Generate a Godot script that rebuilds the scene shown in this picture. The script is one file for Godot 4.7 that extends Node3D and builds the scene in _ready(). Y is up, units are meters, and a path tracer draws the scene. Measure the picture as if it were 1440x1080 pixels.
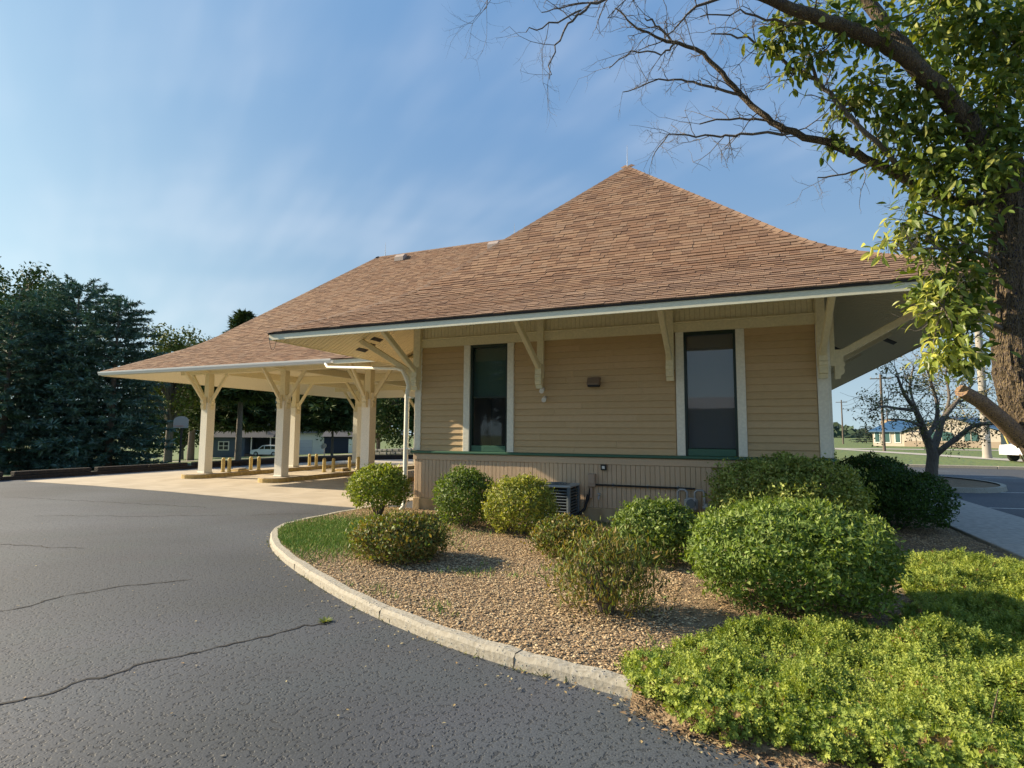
extends Node3D
# A former railway station with a drive-through canopy. Axes: x along the front wall, y up, z towards the camera (front wall at z = 0).

var M = {}
var taken = {}
var rng := RandomNumberGenerator.new()
const F_PX := 776.28
var cam_pos := Vector3(6.2017, 1.62, 9.8436)
var cam_x := Vector3(0.925, 0.006, -0.381).normalized()
var cam_y := Vector3(0.028, 0.996, 0.085).normalized()
var cam_f := Vector3(-0.380, 0.090, -0.921).normalized()
const W := 7.49
const OV := 2.0
const EAVE := 3.354
const DEPTH := 16.0

# ---------------------------------------------------------------- mesh builder
class MB:
	var v := PackedVector3Array()
	var n := PackedVector3Array()
	var c := PackedColorArray()
	var col := Color(1, 1, 1)
	func tri(a: Vector3, b: Vector3, d: Vector3) -> void:
		var k := (b - a).cross(d - a).normalized()
		v.append(a); v.append(d); v.append(b)
		n.append(k); n.append(k); n.append(k)
		c.append(col); c.append(col); c.append(col)
	func quad(a: Vector3, b: Vector3, d: Vector3, e: Vector3) -> void:
		var k := (d - a).cross(e - b).normalized()
		v.append(a); v.append(d); v.append(b); v.append(a); v.append(e); v.append(d)
		for i in 6:
			n.append(k); c.append(col)
	func quad_n(a: Vector3, b: Vector3, d: Vector3, e: Vector3, na: Vector3, nb: Vector3, nd: Vector3, ne: Vector3) -> void:
		v.append(a); v.append(d); v.append(b); v.append(a); v.append(e); v.append(d)
		n.append(na); n.append(nd); n.append(nb); n.append(na); n.append(ne); n.append(nd)
		for i in 6: c.append(col)
	func box(p: Vector3, s: Vector3, b: Basis = Basis()) -> void:
		var x := b.x * s.x * 0.5
		var y := b.y * s.y * 0.5
		var z := b.z * s.z * 0.5
		quad(p - x - y + z, p + x - y + z, p + x + y + z, p - x + y + z)
		quad(p + x - y - z, p - x - y - z, p - x + y - z, p + x + y - z)
		quad(p + x - y + z, p + x - y - z, p + x + y - z, p + x + y + z)
		quad(p - x - y - z, p - x - y + z, p - x + y + z, p - x + y - z)
		quad(p - x + y + z, p + x + y + z, p + x + y - z, p - x + y - z)
		quad(p - x - y - z, p + x - y - z, p + x - y + z, p - x - y + z)
	func bevel(p: Vector3, s: Vector3, r: float, b: Basis = Basis()) -> void:
		r = minf(r, minf(s.x, minf(s.y, s.z)) * 0.45)
		var h := s * 0.5
		var ax := [b.x, b.y, b.z]
		var hs := [h.x, h.y, h.z]
		for i in 3:
			var j := (i + 1) % 3
			var k := (i + 2) % 3
			for sg in [-1.0, 1.0]:
				var o: Vector3 = p + ax[i] * hs[i] * sg
				var a: Vector3 = ax[j] * (hs[j] - r)
				var d: Vector3 = ax[k] * (hs[k] - r)
				if sg > 0: quad(o - a - d, o + a - d, o + a + d, o - a + d)
				else: quad(o - a + d, o + a + d, o + a - d, o - a - d)
			for s1 in [-1.0, 1.0]:
				for s2 in [-1.0, 1.0]:
					var e: Vector3 = ax[i] * (hs[i] - r)
					var q1: Vector3 = p + ax[j] * hs[j] * s1 + ax[k] * (hs[k] - r) * s2
					var q2: Vector3 = p + ax[j] * (hs[j] - r) * s1 + ax[k] * hs[k] * s2
					if s1 * s2 > 0: quad(q1 - e, q1 + e, q2 + e, q2 - e) if false else quad(q1 + e, q1 - e, q2 - e, q2 + e) if false else quad_out(q1 - e, q1 + e, q2 + e, q2 - e, p)
					else: quad_out(q1 - e, q1 + e, q2 + e, q2 - e, p)
		for s1 in [-1.0, 1.0]:
			for s2 in [-1.0, 1.0]:
				for s3 in [-1.0, 1.0]:
					var a2: Vector3 = p + ax[0] * hs[0] * s1 + ax[1] * (hs[1] - r) * s2 + ax[2] * (hs[2] - r) * s3
					var b2: Vector3 = p + ax[0] * (hs[0] - r) * s1 + ax[1] * hs[1] * s2 + ax[2] * (hs[2] - r) * s3
					var c2: Vector3 = p + ax[0] * (hs[0] - r) * s1 + ax[1] * (hs[1] - r) * s2 + ax[2] * hs[2] * s3
					if (b2 - a2).cross(c2 - a2).dot(a2 - p) > 0: tri(a2, b2, c2)
					else: tri(a2, c2, b2)
	func quad_out(a: Vector3, b: Vector3, d: Vector3, e: Vector3, inner: Vector3) -> void:
		if (d - a).cross(e - b).dot((a + d) * 0.5 - inner) > 0: quad(a, b, d, e)
		else: quad(e, d, b, a)
	func prism(pts: Array, off: Vector3) -> void:
		# a closed outline of points in one plane, pushed along off
		var m := Vector3.ZERO
		var nn := Vector3.ZERO
		for i in pts.size():
			m += pts[i]
			nn += (pts[i] as Vector3).cross(pts[(i + 1) % pts.size()])
		m /= pts.size()
		var P := pts.duplicate()
		if nn.dot(off) > 0: P.reverse()
		var az := -off.normalized()
		var axx: Vector3 = (P[1] - P[0]).normalized()
		var ayy := az.cross(axx)
		var flat := PackedVector2Array()
		for q in P: flat.append(Vector2((q - m).dot(axx), (q - m).dot(ayy)))
		var idx := Geometry2D.triangulate_polygon(flat)
		for i in range(0, idx.size(), 3):
			var a: Vector3 = P[idx[i]]
			var b: Vector3 = P[idx[i + 1]]
			var d: Vector3 = P[idx[i + 2]]
			if (b - a).cross(d - a).dot(az) < 0:
				var t := b
				b = d
				d = t
			tri(a, b, d)
			tri(a + off, d + off, b + off)
		for i in P.size():
			var a: Vector3 = P[i]
			var b: Vector3 = P[(i + 1) % P.size()]
			quad(b, a, a + off, b + off)
	func tube(pts: Array, rad: Array, sides: int = 8, caps: bool = true) -> void:
		var rings := []
		var nrm := []
		var up := Vector3.UP
		for i in pts.size():
			var d: Vector3 = (pts[mini(i + 1, pts.size() - 1)] - pts[maxi(i - 1, 0)]).normalized()
			if i == 0: up = Vector3.RIGHT if absf(d.y) > 0.9 else Vector3.UP
			var x := up.cross(d).normalized()
			var y := d.cross(x)
			up = y
			var ring := PackedVector3Array()
			var rn := PackedVector3Array()
			for k in sides + 1:
				var a := TAU * k / sides
				var o := x * cos(a) + y * sin(a)
				rn.append(o); ring.append(pts[i] + o * rad[i])
			rings.append(ring); nrm.append(rn)
		for i in pts.size() - 1:
			for k in sides:
				quad_n(rings[i][k], rings[i][k + 1], rings[i + 1][k + 1], rings[i + 1][k], nrm[i][k], nrm[i][k + 1], nrm[i + 1][k + 1], nrm[i + 1][k])
		if caps:
			var last: int = pts.size() - 1
			for k in sides:
				tri(pts[0], rings[0][k + 1], rings[0][k])
				tri(pts[last], rings[last][k], rings[last][k + 1])
	func lathe(o: Vector3, prof: Array, sides: int = 16) -> void:
		for i in prof.size() - 1:
			var p0: Vector2 = prof[i]
			var p1: Vector2 = prof[i + 1]
			var t := Vector2(p1.y - p0.y, -(p1.x - p0.x)).normalized()
			for k in sides:
				var a := TAU * k / sides
				var b := TAU * (k + 1) / sides
				var da := Vector3(cos(a), 0, -sin(a))
				var db := Vector3(cos(b), 0, -sin(b))
				var na := da * t.x + Vector3.UP * t.y
				var nb := db * t.x + Vector3.UP * t.y
				quad_n(o + da * p0.x + Vector3.UP * p0.y, o + db * p0.x + Vector3.UP * p0.y, o + db * p1.x + Vector3.UP * p1.y, o + da * p1.x + Vector3.UP * p1.y, na, nb, nb, na)
	func leaf(p: Vector3, dir: Vector3, nn: Vector3, l: float, w: float) -> void:
		# two folded faces
		var s := dir.cross(nn).normalized() * w * 0.5
		var m := p + dir * l * 0.45
		var fold := nn * w * 0.12
		tri(p, m - s + fold, p + dir * l)
		tri(p, p + dir * l, m + s + fold)
	func mesh() -> ArrayMesh:
		var a := []
		a.resize(Mesh.ARRAY_MAX)
		a[Mesh.ARRAY_VERTEX] = v
		a[Mesh.ARRAY_NORMAL] = n
		a[Mesh.ARRAY_COLOR] = c
		var am := ArrayMesh.new()
		am.add_surface_from_arrays(Mesh.PRIMITIVE_TRIANGLES, a)
		return am

# ---------------------------------------------------------------- scene helpers
func numbered(called: String) -> String:
	if not taken.has(called):
		taken[called] = 0
		return called
	taken[called] += 1
	return "%s_%03d" % [called, taken[called]]

func thing(called: String, label: String, category: String, at: Vector3 = Vector3.ZERO, group: String = "") -> Node3D:
	var o := Node3D.new()
	o.name = numbered(called)
	add_child(o)
	o.position = at
	o.set_meta("label", label)
	o.set_meta("category", category)
	if group: o.set_meta("group", group)
	return o

func part(called: String, mb: MB, m: Material, parent: Node3D, kind: String = "") -> MeshInstance3D:
	return put(called, mb.mesh(), m, parent, kind)

func put(called: String, me: Mesh, m: Material, parent: Node3D, kind: String = "") -> MeshInstance3D:
	var o := MeshInstance3D.new()
	o.mesh = me
	o.material_override = m
	o.name = called
	parent.add_child(o, true)
	if kind: o.set_meta("kind", kind)
	return o

func struct(called: String, label: String, mb: MB = null, m: Material = null) -> Node3D:
	var o: Node3D
	if mb:
		var mi := MeshInstance3D.new()
		mi.mesh = mb.mesh()
		mi.material_override = m
		o = mi
	else: o = Node3D.new()
	o.name = numbered(called)
	add_child(o)
	o.set_meta("kind", "structure")
	o.set_meta("label", label)
	return o

func at(x: float, y: float, d: float) -> Vector3:
	return cam_pos + (cam_x * (x - 720.0) / F_PX - cam_y * (y - 540.0) / F_PX + cam_f) * d

func lin(r: float, g: float, b: float) -> Color:
	return Color(r, g, b)

func mat(r: float, g: float, b: float, rough: float = 0.8, metal: float = 0.0) -> StandardMaterial3D:
	var m := StandardMaterial3D.new()
	m.albedo_color = Color(r, g, b).linear_to_srgb()
	m.roughness = rough
	m.metallic = metal
	return m

func vcol(rough: float = 0.8, back: float = 0.0) -> StandardMaterial3D:
	var m := StandardMaterial3D.new()
	m.vertex_color_use_as_albedo = true
	m.roughness = rough
	m.metallic_specular = 0.35
	if back > 0.0:
		m.backlight_enabled = true
		m.backlight = Color(back, back, back * 0.5)
	return m

func noise_image(size: int, freq: float, oct: int, seed_: int, kind: int = FastNoiseLite.TYPE_SIMPLEX_SMOOTH) -> Image:
	var f := FastNoiseLite.new()
	f.noise_type = kind
	f.frequency = freq
	f.fractal_octaves = oct
	f.seed = seed_
	return f.get_seamless_image(size, size)

func tone_tex(img: Image, lo: Color, hi: Color, gain: float = 1.0) -> ImageTexture:
	# grey noise into a mottled colour between lo and hi (linear values)
	var s := img.get_width()
	var data := img.get_data()
	var out := PackedByteArray()
	out.resize(s * s * 3)
	var step: int = data.size() / (s * s)
	var lut := []
	for i in 256:
		var t := clampf((i / 255.0 - 0.5) * gain + 0.5, 0, 1)
		var q := lo.lerp(hi, t).linear_to_srgb()
		lut.append([int(q.r * 255), int(q.g * 255), int(q.b * 255)])
	for i in s * s:
		var q: Array = lut[data[i * step]]
		out[i * 3] = q[0]; out[i * 3 + 1] = q[1]; out[i * 3 + 2] = q[2]
	return ImageTexture.create_from_image(Image.create_from_data(s, s, false, Image.FORMAT_RGB8, out))

func textured(m: StandardMaterial3D, tex: Texture2D, scale: Vector3, bump: Texture2D = null, height: float = 0.0) -> StandardMaterial3D:
	m.uv1_triplanar = true
	m.uv1_world_triplanar = true
	m.uv1_scale = scale
	m.albedo_texture = tex
	if bump:
		m.heightmap_enabled = true
		m.heightmap_texture = bump
		m.heightmap_scale = height
	return m

func pitted(size: int) -> Array:
	# asphalt: stones bedded in tar with small open pits; [colour, height]
	var stones := noise_image(size, 0.085, 1, 41, FastNoiseLite.TYPE_CELLULAR).get_data()
	var pits := noise_image(size, 0.042, 1, 43, FastNoiseLite.TYPE_CELLULAR).get_data()
	var warp := noise_image(size, 0.02, 4, 47).get_data()
	var n := size * size
	var ds: int = stones.size() / n
	var dp: int = pits.size() / n
	var dw: int = warp.size() / n
	var c := PackedByteArray()
	var h := PackedByteArray()
	c.resize(n * 3)
	h.resize(n)
	for i in n:
		var st: float = stones[i * ds] / 255.0
		var wp: float = warp[i * dw] / 255.0
		var pt := smoothstep(0.10, 0.30, pits[i * dp] / 255.0 + (wp - 0.42) * 1.25)
		var k := lerpf(0.6, 1.0, pt) * lerpf(1.15, 0.5, st) * lerpf(0.86, 1.1, wp)
		var g := int(clampf(pow(k, 0.4545) * 255.0, 0, 255))
		c[i * 3] = g; c[i * 3 + 1] = g; c[i * 3 + 2] = g
		h[i] = int(clampf((pt * 0.65 + (1.0 - st) * 0.25 + wp * 0.10) * 255.0, 0, 255))
	return [ImageTexture.create_from_image(Image.create_from_data(size, size, false, Image.FORMAT_RGB8, c)), ImageTexture.create_from_image(Image.create_from_data(size, size, false, Image.FORMAT_L8, h))]

func make_materials() -> void:
	var fine := noise_image(512, 0.03, 5, 3)
	var coarse := noise_image(256, 0.012, 4, 7)
	var cell := noise_image(512, 0.075, 2, 11, FastNoiseLite.TYPE_CELLULAR)
	var t_soft := tone_tex(fine, Color(0.88, 0.88, 0.88), Color(1, 1, 1), 1.6)
	var t_blotch := tone_tex(coarse, Color(0.66, 0.64, 0.60), Color(1, 1, 1), 1.6)
	var b_fine := ImageTexture.create_from_image(fine)
	var b_cell := ImageTexture.create_from_image(cell)
	M.siding = textured(mat(0.59, 0.42, 0.225, 0.62), t_soft, Vector3(0.5, 5, 0.5), b_fine, 0.12)
	M.siding_b = textured(mat(0.565, 0.40, 0.21, 0.62), t_soft, Vector3(0.43, 4.1, 0.43), b_fine, 0.12)
	M.siding_c = textured(mat(0.61, 0.435, 0.24, 0.62), t_soft, Vector3(0.61, 5.7, 0.61), b_fine, 0.12)
	M.wain = textured(mat(0.62, 0.455, 0.30, 0.65), t_soft, Vector3(5, 0.5, 5), b_fine, 0.12)
	M.wain_b = textured(mat(0.60, 0.44, 0.285, 0.65), t_soft, Vector3(4, 0.4, 4), b_fine, 0.12)
	M.skirt = textured(mat(0.56, 0.42, 0.25, 0.8), t_blotch, Vector3(0.8, 0.8, 0.8), b_fine, 0.2)
	M.cream = textured(mat(0.81, 0.73, 0.49, 0.55), t_soft, Vector3(1, 1, 1), b_fine, 0.08)
	M.ceiling = textured(mat(0.84, 0.77, 0.56, 0.6), t_soft, Vector3(1, 1, 1), b_fine, 0.08)
	M.white = textured(mat(0.86, 0.83, 0.71, 0.5), t_soft, Vector3(1, 1, 1), b_fine, 0.06)
	M.fascia = textured(mat(0.80, 0.77, 0.58, 0.5), t_soft, Vector3(0.6, 3, 0.6))
	M.gutter = mat(0.78, 0.77, 0.72, 0.35)
	M.green = mat(0.045, 0.13, 0.085, 0.45)
	M.dark_green = mat(0.012, 0.03, 0.022, 0.4)
	M.shade = mat(0.010, 0.055, 0.038, 0.7)
	M.room = mat(0.28, 0.26, 0.23, 0.9)
	M.tones = []
	for k in [Color(0.32, 0.196, 0.122), Color(0.275, 0.166, 0.104), Color(0.365, 0.23, 0.143), Color(0.23, 0.137, 0.088), Color(0.325, 0.21, 0.138), Color(0.295, 0.172, 0.104)]:
		M.tones.append(textured(mat(k.r, k.g, k.b, 0.9), tone_tex(fine, Color(0.62, 0.62, 0.62), Color(1, 1, 1), 2.2) if M.tones.is_empty() else (M.tones[0] as StandardMaterial3D).albedo_texture, Vector3(4, 4, 4), b_fine, 0.3))
	M.shingle = vcol(0.9)
	textured(M.shingle, M.tones[0].albedo_texture, Vector3(4, 4, 4), b_fine, 0.3)
	M.deck = mat(0.12, 0.075, 0.05, 0.95)
	M.drip = mat(0.03, 0.028, 0.025, 0.7)
	M.asphalt = vcol(0.72)
	var pit := pitted(1024)
	textured(M.asphalt, pit[0], Vector3(0.85, 0.85, 0.85), pit[1], 0.45)
	M.asphalt.metallic_specular = 0.5
	M.crack = mat(0.012, 0.012, 0.013, 0.85)
	M.concrete = textured(mat(0.47, 0.41, 0.32, 0.85), tone_tex(coarse, Color(0.82, 0.80, 0.77), Color(1, 1, 1), 1.4), Vector3(0.31, 0.31, 0.31), b_fine, 0.03)
	M.walk = textured(mat(0.46, 0.43, 0.38, 0.85), tone_tex(fine, Color(0.72, 0.72, 0.72), Color(1, 1, 1), 1.6), Vector3(0.5, 0.5, 0.5), b_fine, 0.25)
	M.kerb = textured(mat(0.43, 0.405, 0.34, 0.9), tone_tex(fine, Color(0.66, 0.63, 0.58), Color(1.05, 1.05, 1.05), 1.5), Vector3(1.3, 1.3, 1.3), b_fine, 0.35)
	M.yellow = textured(mat(0.62, 0.45, 0.17, 0.65), t_blotch, Vector3(1.5, 1.5, 1.5), b_fine, 0.1)
	M.bollard = textured(mat(0.66, 0.52, 0.20, 0.55), t_blotch, Vector3(3, 3, 3))
	M.soil = textured(mat(0.26, 0.185, 0.11, 0.95), t_blotch, Vector3(1.3, 1.3, 1.3), b_cell, 1.5)
	M.chip = vcol(0.85)
	M.leaf = vcol(0.45, 0.85)
	M.leaf_matte = vcol(0.75, 0.35)
	M.bark = textured(mat(0.25, 0.19, 0.115, 0.95), tone_tex(fine, Color(0.35, 0.33, 0.3), Color(1.2, 1.2, 1.1), 2.2), Vector3(5, 1.2, 5), b_fine, 4.0)
	M.bark_grey = textured(mat(0.20, 0.175, 0.15, 0.95), t_blotch, Vector3(5, 1.5, 5), b_fine, 2.0)
	M.grass = textured(mat(0.155, 0.20, 0.06, 0.95), tone_tex(fine, Color(0.55, 0.6, 0.5), Color(1.1, 1.05, 1.0), 1.8), Vector3(0.12, 0.12, 0.12), b_fine, 2.0)
	M.ac = mat(0.12, 0.15, 0.17, 0.5, 0.2)
	M.ac_light = mat(0.36, 0.40, 0.42, 0.5, 0.1)
	M.black = mat(0.015, 0.015, 0.016, 0.6)
	M.grey = mat(0.38, 0.39, 0.40, 0.5, 0.2)
	M.tan_box = mat(0.40, 0.29, 0.21, 0.6)
	M.rail = textured(mat(0.045, 0.035, 0.028, 0.9), t_blotch, Vector3(2, 2, 2), b_fine, 1.0)
	M.glass = mat(0.5, 0.55, 0.58, 0.03, 0.09)
	M.glass.albedo_color.a = 0.015
	M.glass.transparency = BaseMaterial3D.TRANSPARENCY_ALPHA
	M.glass.metallic_specular = 0.7
	M.plain_glass = M.glass.duplicate()
	M.plain_glass.metallic = 0.0
	M.plain_glass.metallic_specular = 0.4
	M.paint = textured(mat(0.66, 0.66, 0.62, 0.7), t_blotch, Vector3(3, 3, 3))
	M.stone = textured(mat(0.20, 0.20, 0.19, 0.9), t_blotch, Vector3(1, 1, 1), b_fine, 1.0)
	M.pole = textured(mat(0.16, 0.13, 0.11, 0.9), t_blotch, Vector3(2, 0.5, 2))

# ---------------------------------------------------------------- start
func _ready() -> void:
	rng.seed = 20
	camera_and_light()
	make_materials()
	ground()
	station()
	canopy()
	wall_fittings()
	bed()
	bushes()
	near_tree()
	left_background()
	right_background()
	behind_camera()

func camera_and_light() -> void:
	var cam := Camera3D.new()
	cam.name = "camera"
	cam.fov = rad_to_deg(2.0 * atan(540.0 / F_PX))
	cam.near = 0.05
	cam.far = 4000
	cam.transform = Transform3D(Basis(cam_x, cam_y, -cam_f).orthonormalized(), cam_pos)
	add_child(cam)
	cam.current = true
	var to_sun := Vector3(-0.883, 0.453, 0.122).normalized()
	var env := Environment.new()
	env.background_mode = Environment.BG_SKY
	env.tonemap_mode = Environment.TONE_MAPPER_LINEAR
	env.tonemap_exposure = 2.15
	env.sdfgi_enabled = true
	env.ssao_enabled = true
	env.ssil_enabled = true
	var sky := Sky.new()
	var pm := PanoramaSkyMaterial.new()
	pm.panorama = ImageTexture.create_from_image(sky_image(to_sun))
	sky.sky_material = pm
	env.sky = sky
	var we := WorldEnvironment.new()
	we.name = "world_environment"
	we.environment = env
	add_child(we)
	var sun := DirectionalLight3D.new()
	sun.name = "sun"
	sun.light_energy = 1.5
	sun.light_angular_distance = 0.6
	sun.light_color = Color(1.0, 0.92, 0.79)
	sun.shadow_enabled = true
	add_child(sun)
	sun.look_at_from_position(Vector3.ZERO, -to_sun, Vector3.UP)

func sky_image(to_sun: Vector3) -> Image:
	# clear blue air, paler low down and round the sun, with thin streaks of high cloud
	var w := 1024
	var h := 512
	var data := PackedFloat32Array()
	data.resize(w * h * 3)
	var fn := FastNoiseLite.new()
	fn.seed = 5
	fn.frequency = 1.0
	fn.fractal_octaves = 4
	var k := 0
	for j in h:
		var el := (0.5 - (j + 0.5) / h) * PI
		var ce := cos(el)
		var se := sin(el)
		for i in w:
			var az := (i + 0.5) / w * TAU
			# column 0 looks towards +z, a quarter further towards -x ... (Godot's panorama)
			var d := Vector3(-sin(az) * ce, se, cos(az) * ce) * -1.0
			d.y = se
			var up := maxf(se, 0.0)
			var low := pow(1.0 - up, 3.2)
			var r := lerpf(0.10, 0.36, low)
			var g := lerpf(0.215, 0.47, low)
			var b := lerpf(0.42, 0.52, low)
			var cs := clampf(d.dot(to_sun), 0.0, 1.0)
			var glow := (pow(cs, 4.0) * 0.62 + pow(cs, 24.0) * 0.8) * (0.30 + 0.95 * low)
			r += glow * 0.82; g += glow * 1.0; b += glow * 0.86
			if se > 0.0:
				var q := Vector2(d.x, d.z) / (se + 0.16)
				var c1 := fn.get_noise_2d(q.x * 0.5 + 3.0, q.y * 1.1 + q.x * 0.5) * 0.5 + 0.5
				var c2 := fn.get_noise_2d(q.x * 1.2 + 9.0 + q.y * 0.5, q.y * 6.0 - q.x * 3.4) * 0.5 + 0.5
				var cl := smoothstep(0.38, 0.92, c1 * 0.65 + c2 * 0.35) * 0.30 * smoothstep(0.0, 0.15, se)
				r = lerpf(r, r * 0.4 + 0.48, cl); g = lerpf(g, g * 0.4 + 0.48, cl); b = lerpf(b, b * 0.4 + 0.50, cl)
			data[k] = r * 0.69; data[k + 1] = g * 0.69; data[k + 2] = b * 0.68
			k += 3
	return Image.create_from_data(w, h, false, Image.FORMAT_RGBF, data.to_byte_array())

# ---------------------------------------------------------------- ground
func ground_y(x: float, z: float) -> float:
	return -0.06 - minf(5.0, 0.046 * maxf(0.0, -17.0 - x))

func ground() -> void:
	var g := MB.new()
	var xs := [-1500.0, -600.0, -300.0, -200.0, -140.0, -100.0, -80.0, -60.0, -40.0, -28.0, -22.0, -17.0, 0.0, 20.0, 60.0, 150.0, 400.0, 1500.0]
	var zs := [-1500.0, -500.0, -200.0, -100.0, -50.0, -25.0, 0.0, 25.0, 60.0, 150.0, 500.0, 1500.0]
	for i in xs.size() - 1:
		for j in zs.size() - 1:
			var q := func(x, z): return Vector3(x, ground_y(x, z), z)
			g.quad(q.call(xs[i], zs[j + 1]), q.call(xs[i + 1], zs[j + 1]), q.call(xs[i + 1], zs[j]), q.call(xs[i], zs[j]))
	struct("ground", "mown green lawn reaching to the horizon", g, M.grass)
	# asphalt sheet, patched by wear
	var fn := FastNoiseLite.new()
	fn.seed = 4
	fn.frequency = 0.16
	fn.fractal_octaves = 4
	var a := MB.new()
	var cell := 0.5
	var x0 := -16.0
	var nx := 64
	var nz := 70
	var shade := func(x: float, z: float) -> Color:
		var t := fn.get_noise_2d(x, z * 1.4)
		var k := 0.076 + 0.040 * t + 0.012 * fn.get_noise_2d(x * 5.0 + 40.0, z * 5.0)
		# the strip along the kerb was sealed afresh
		var seal := smoothstep(2.2, 0.8, absf(Vector2(x - 1.2, z - 5.0).dot(Vector2(0.5, 0.866)))) * smoothstep(-3.0, -1.0, x)
		k = lerpf(k, 0.045, seal * 0.6)
		return Color(k * 0.87, k, k * 1.18)
	for i in nx:
		for j in nz:
			var x1 := x0 + i * cell
			var z1 := 12.5 - j * cell
			var p := [Vector2(x1, z1), Vector2(x1 + cell, z1), Vector2(x1 + cell, z1 - cell), Vector2(x1, z1 - cell)]
			if x1 > 0.0 and x1 < 7.0 and z1 < 0.5 and z1 > -15.0: continue
			var base := a.v.size()
			a.quad(Vector3(p[0].x, 0, p[0].y), Vector3(p[1].x, 0, p[1].y), Vector3(p[2].x, 0, p[2].y), Vector3(p[3].x, 0, p[3].y))
			for q in 6: a.c[base + q] = shade.call(a.v[base + q].x, a.v[base + q].z)
	a.col = Color(0.068, 0.072, 0.078)
	a.quad(Vector3(-16, 0, 60), Vector3(60, 0, 60), Vector3(60, 0, 12.5), Vector3(-16, 0, 12.5))
	a.quad(Vector3(16, 0, 12.5), Vector3(60, 0, 12.5), Vector3(60, 0, -25), Vector3(16, 0, -25))
	a.quad(Vector3(-16, 0, -22.5), Vector3(16, 0, -22.5), Vector3(16, 0, -25), Vector3(-16, 0, -25))
	struct("asphalt_lot", "worn dark grey asphalt of the parking lot", a, M.asphalt)
	# cracks
	var cr := struct("asphalt_crack", "thin dark cracks wandering across the asphalt")
	var lines := [[[-0.9, 7.35], [0.01, 6.86], [0.09, 6.14], [0.57, 5.32]], [[1.6, 8.6], [2.09, 7.82], [2.28, 7.34], [2.48, 6.69], [2.81, 6.0], [3.0, 5.85]], [[-6.3, 3.4], [-4.4, 2.6], [-3.0, 1.8]], [[-2.7, 1.65], [-1.7, 0.95]], [[-9.0, 4.3], [-7.6, 3.8]], [[-7.0, 6.2], [-4.6, 5.4], [-2.2, 4.9]], [[-3.6, 9.5], [-1.8, 7.9], [-0.9, 7.35]], [[-10.5, 1.9], [-7.0, 1.5], [-4.4, 1.2]]]
	for ln in lines:
		var m := MB.new()
		var pts := []
		for i in ln.size() - 1:
			var p := Vector2(ln[i][0], ln[i][1])
			var q := Vector2(ln[i + 1][0], ln[i + 1][1])
			var steps := int(p.distance_to(q) / 0.06) + 1
			for s in steps:
				pts.append(p.lerp(q, float(s) / steps) + Vector2(rng.randf_range(-0.012, 0.012), rng.randf_range(-0.012, 0.012)) + Vector2(fn.get_noise_2d(i * 30 + s * 0.9, 5), fn.get_noise_2d(i * 30 + s * 0.9, 80)) * 0.10)
		for i in pts.size() - 1:
			var d: Vector2 = (pts[i + 1] - pts[i]).normalized().orthogonal() * 0.009 * (0.6 + 0.8 * absf(sin(i * 0.7)))
			m.quad(v2(pts[i] - d, 0.004), v2(pts[i] + d, 0.004), v2(pts[i + 1] + d, 0.004), v2(pts[i + 1] - d, 0.004))
		part("crack", m, M.crack, cr)
	# concrete pad of slabs
	var pad := struct("concrete_pad", "pale concrete pad under the drive-through canopy")
	var us := [-15.0, -11.4, -7.9, -4.4, -1.12]
	var fz := [-0.70, -0.72, -0.55, -0.2, -0.02]
	var rows := [0.0, -4.3, -8.5, -12.7, -17.0]
	for i in 4:
		for j in 4:
			var m := MB.new()
			var a0: float = fz[i] if j == 0 else rows[j]
			var a1: float = fz[i + 1] if j == 0 else rows[j]
			var gp := 0.006
			m.prism([Vector3(us[i] + gp, 0.012, a0 - gp), Vector3(us[i + 1] - gp, 0.012, a1 - gp), Vector3(us[i + 1] - gp, 0.012, rows[j + 1] + gp), Vector3(us[i] + gp, 0.012, rows[j + 1] + gp)], Vector3(0, -0.1, 0))
			part("slab", m, M.concrete, pad)
	# sidewalk along the right side
	var walk := struct("sidewalk", "grey concrete sidewalk beside the building")
	var z := 9.0
	while z > -24.0:
		var m := MB.new()
		m.bevel(Vector3(10.22, 0.02, z - 0.76), Vector3(1.58, 0.2, 1.51), 0.012)
		part("slab", m, M.walk, walk)
		z -= 1.52
	# railway sleepers edging the asphalt
	var tie := thing("sleeper_edging", "low dark wall of railway sleepers edging the asphalt", "edging", Vector3(-16.1, 0, 0))
	var path := [Vector2(-15.9, 9.0), Vector2(-16.0, -0.6), Vector2(-16.1, -3.3), Vector2(-16.3, -7.3), Vector2(-16.0, -12.5), Vector2(-14.8, -17.5), Vector2(-11.0, -22.0), Vector2(0.0, -24.5)]
	for i in path.size() - 1:
		var p: Vector2 = path[i]
		var q: Vector2 = path[i + 1]
		var nseg := maxi(1, int(round(p.distance_to(q) / 2.4)))
		for s in nseg:
			for c in 2:
				var m := MB.new()
				var off := 0.0 if c == 0 else 0.35
				var a2 := p.lerp(q, clampf((s + off * 0.3) / nseg, 0, 1))
				var b2 := p.lerp(q, clampf((s + 1 + off * 0.3) / nseg, 0, 1))
				var mid := (a2 + b2) * 0.5
				var yaw := atan2(-(b2.y - a2.y), b2.x - a2.x)
				m.bevel(Vector3(mid.x + 16.1 + rng.randf_range(-0.02, 0.02), 0.055 + c * 0.145, mid.y), Vector3(a2.distance_to(b2) - 0.015, 0.143, 0.22), 0.015, Basis(Vector3.UP, yaw + rng.randf_range(-0.008, 0.008)))
				part("sleeper", m, M.rail, tie)

func v2(p: Vector2, y: float) -> Vector3:
	return Vector3(p.x, y, p.y)

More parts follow.
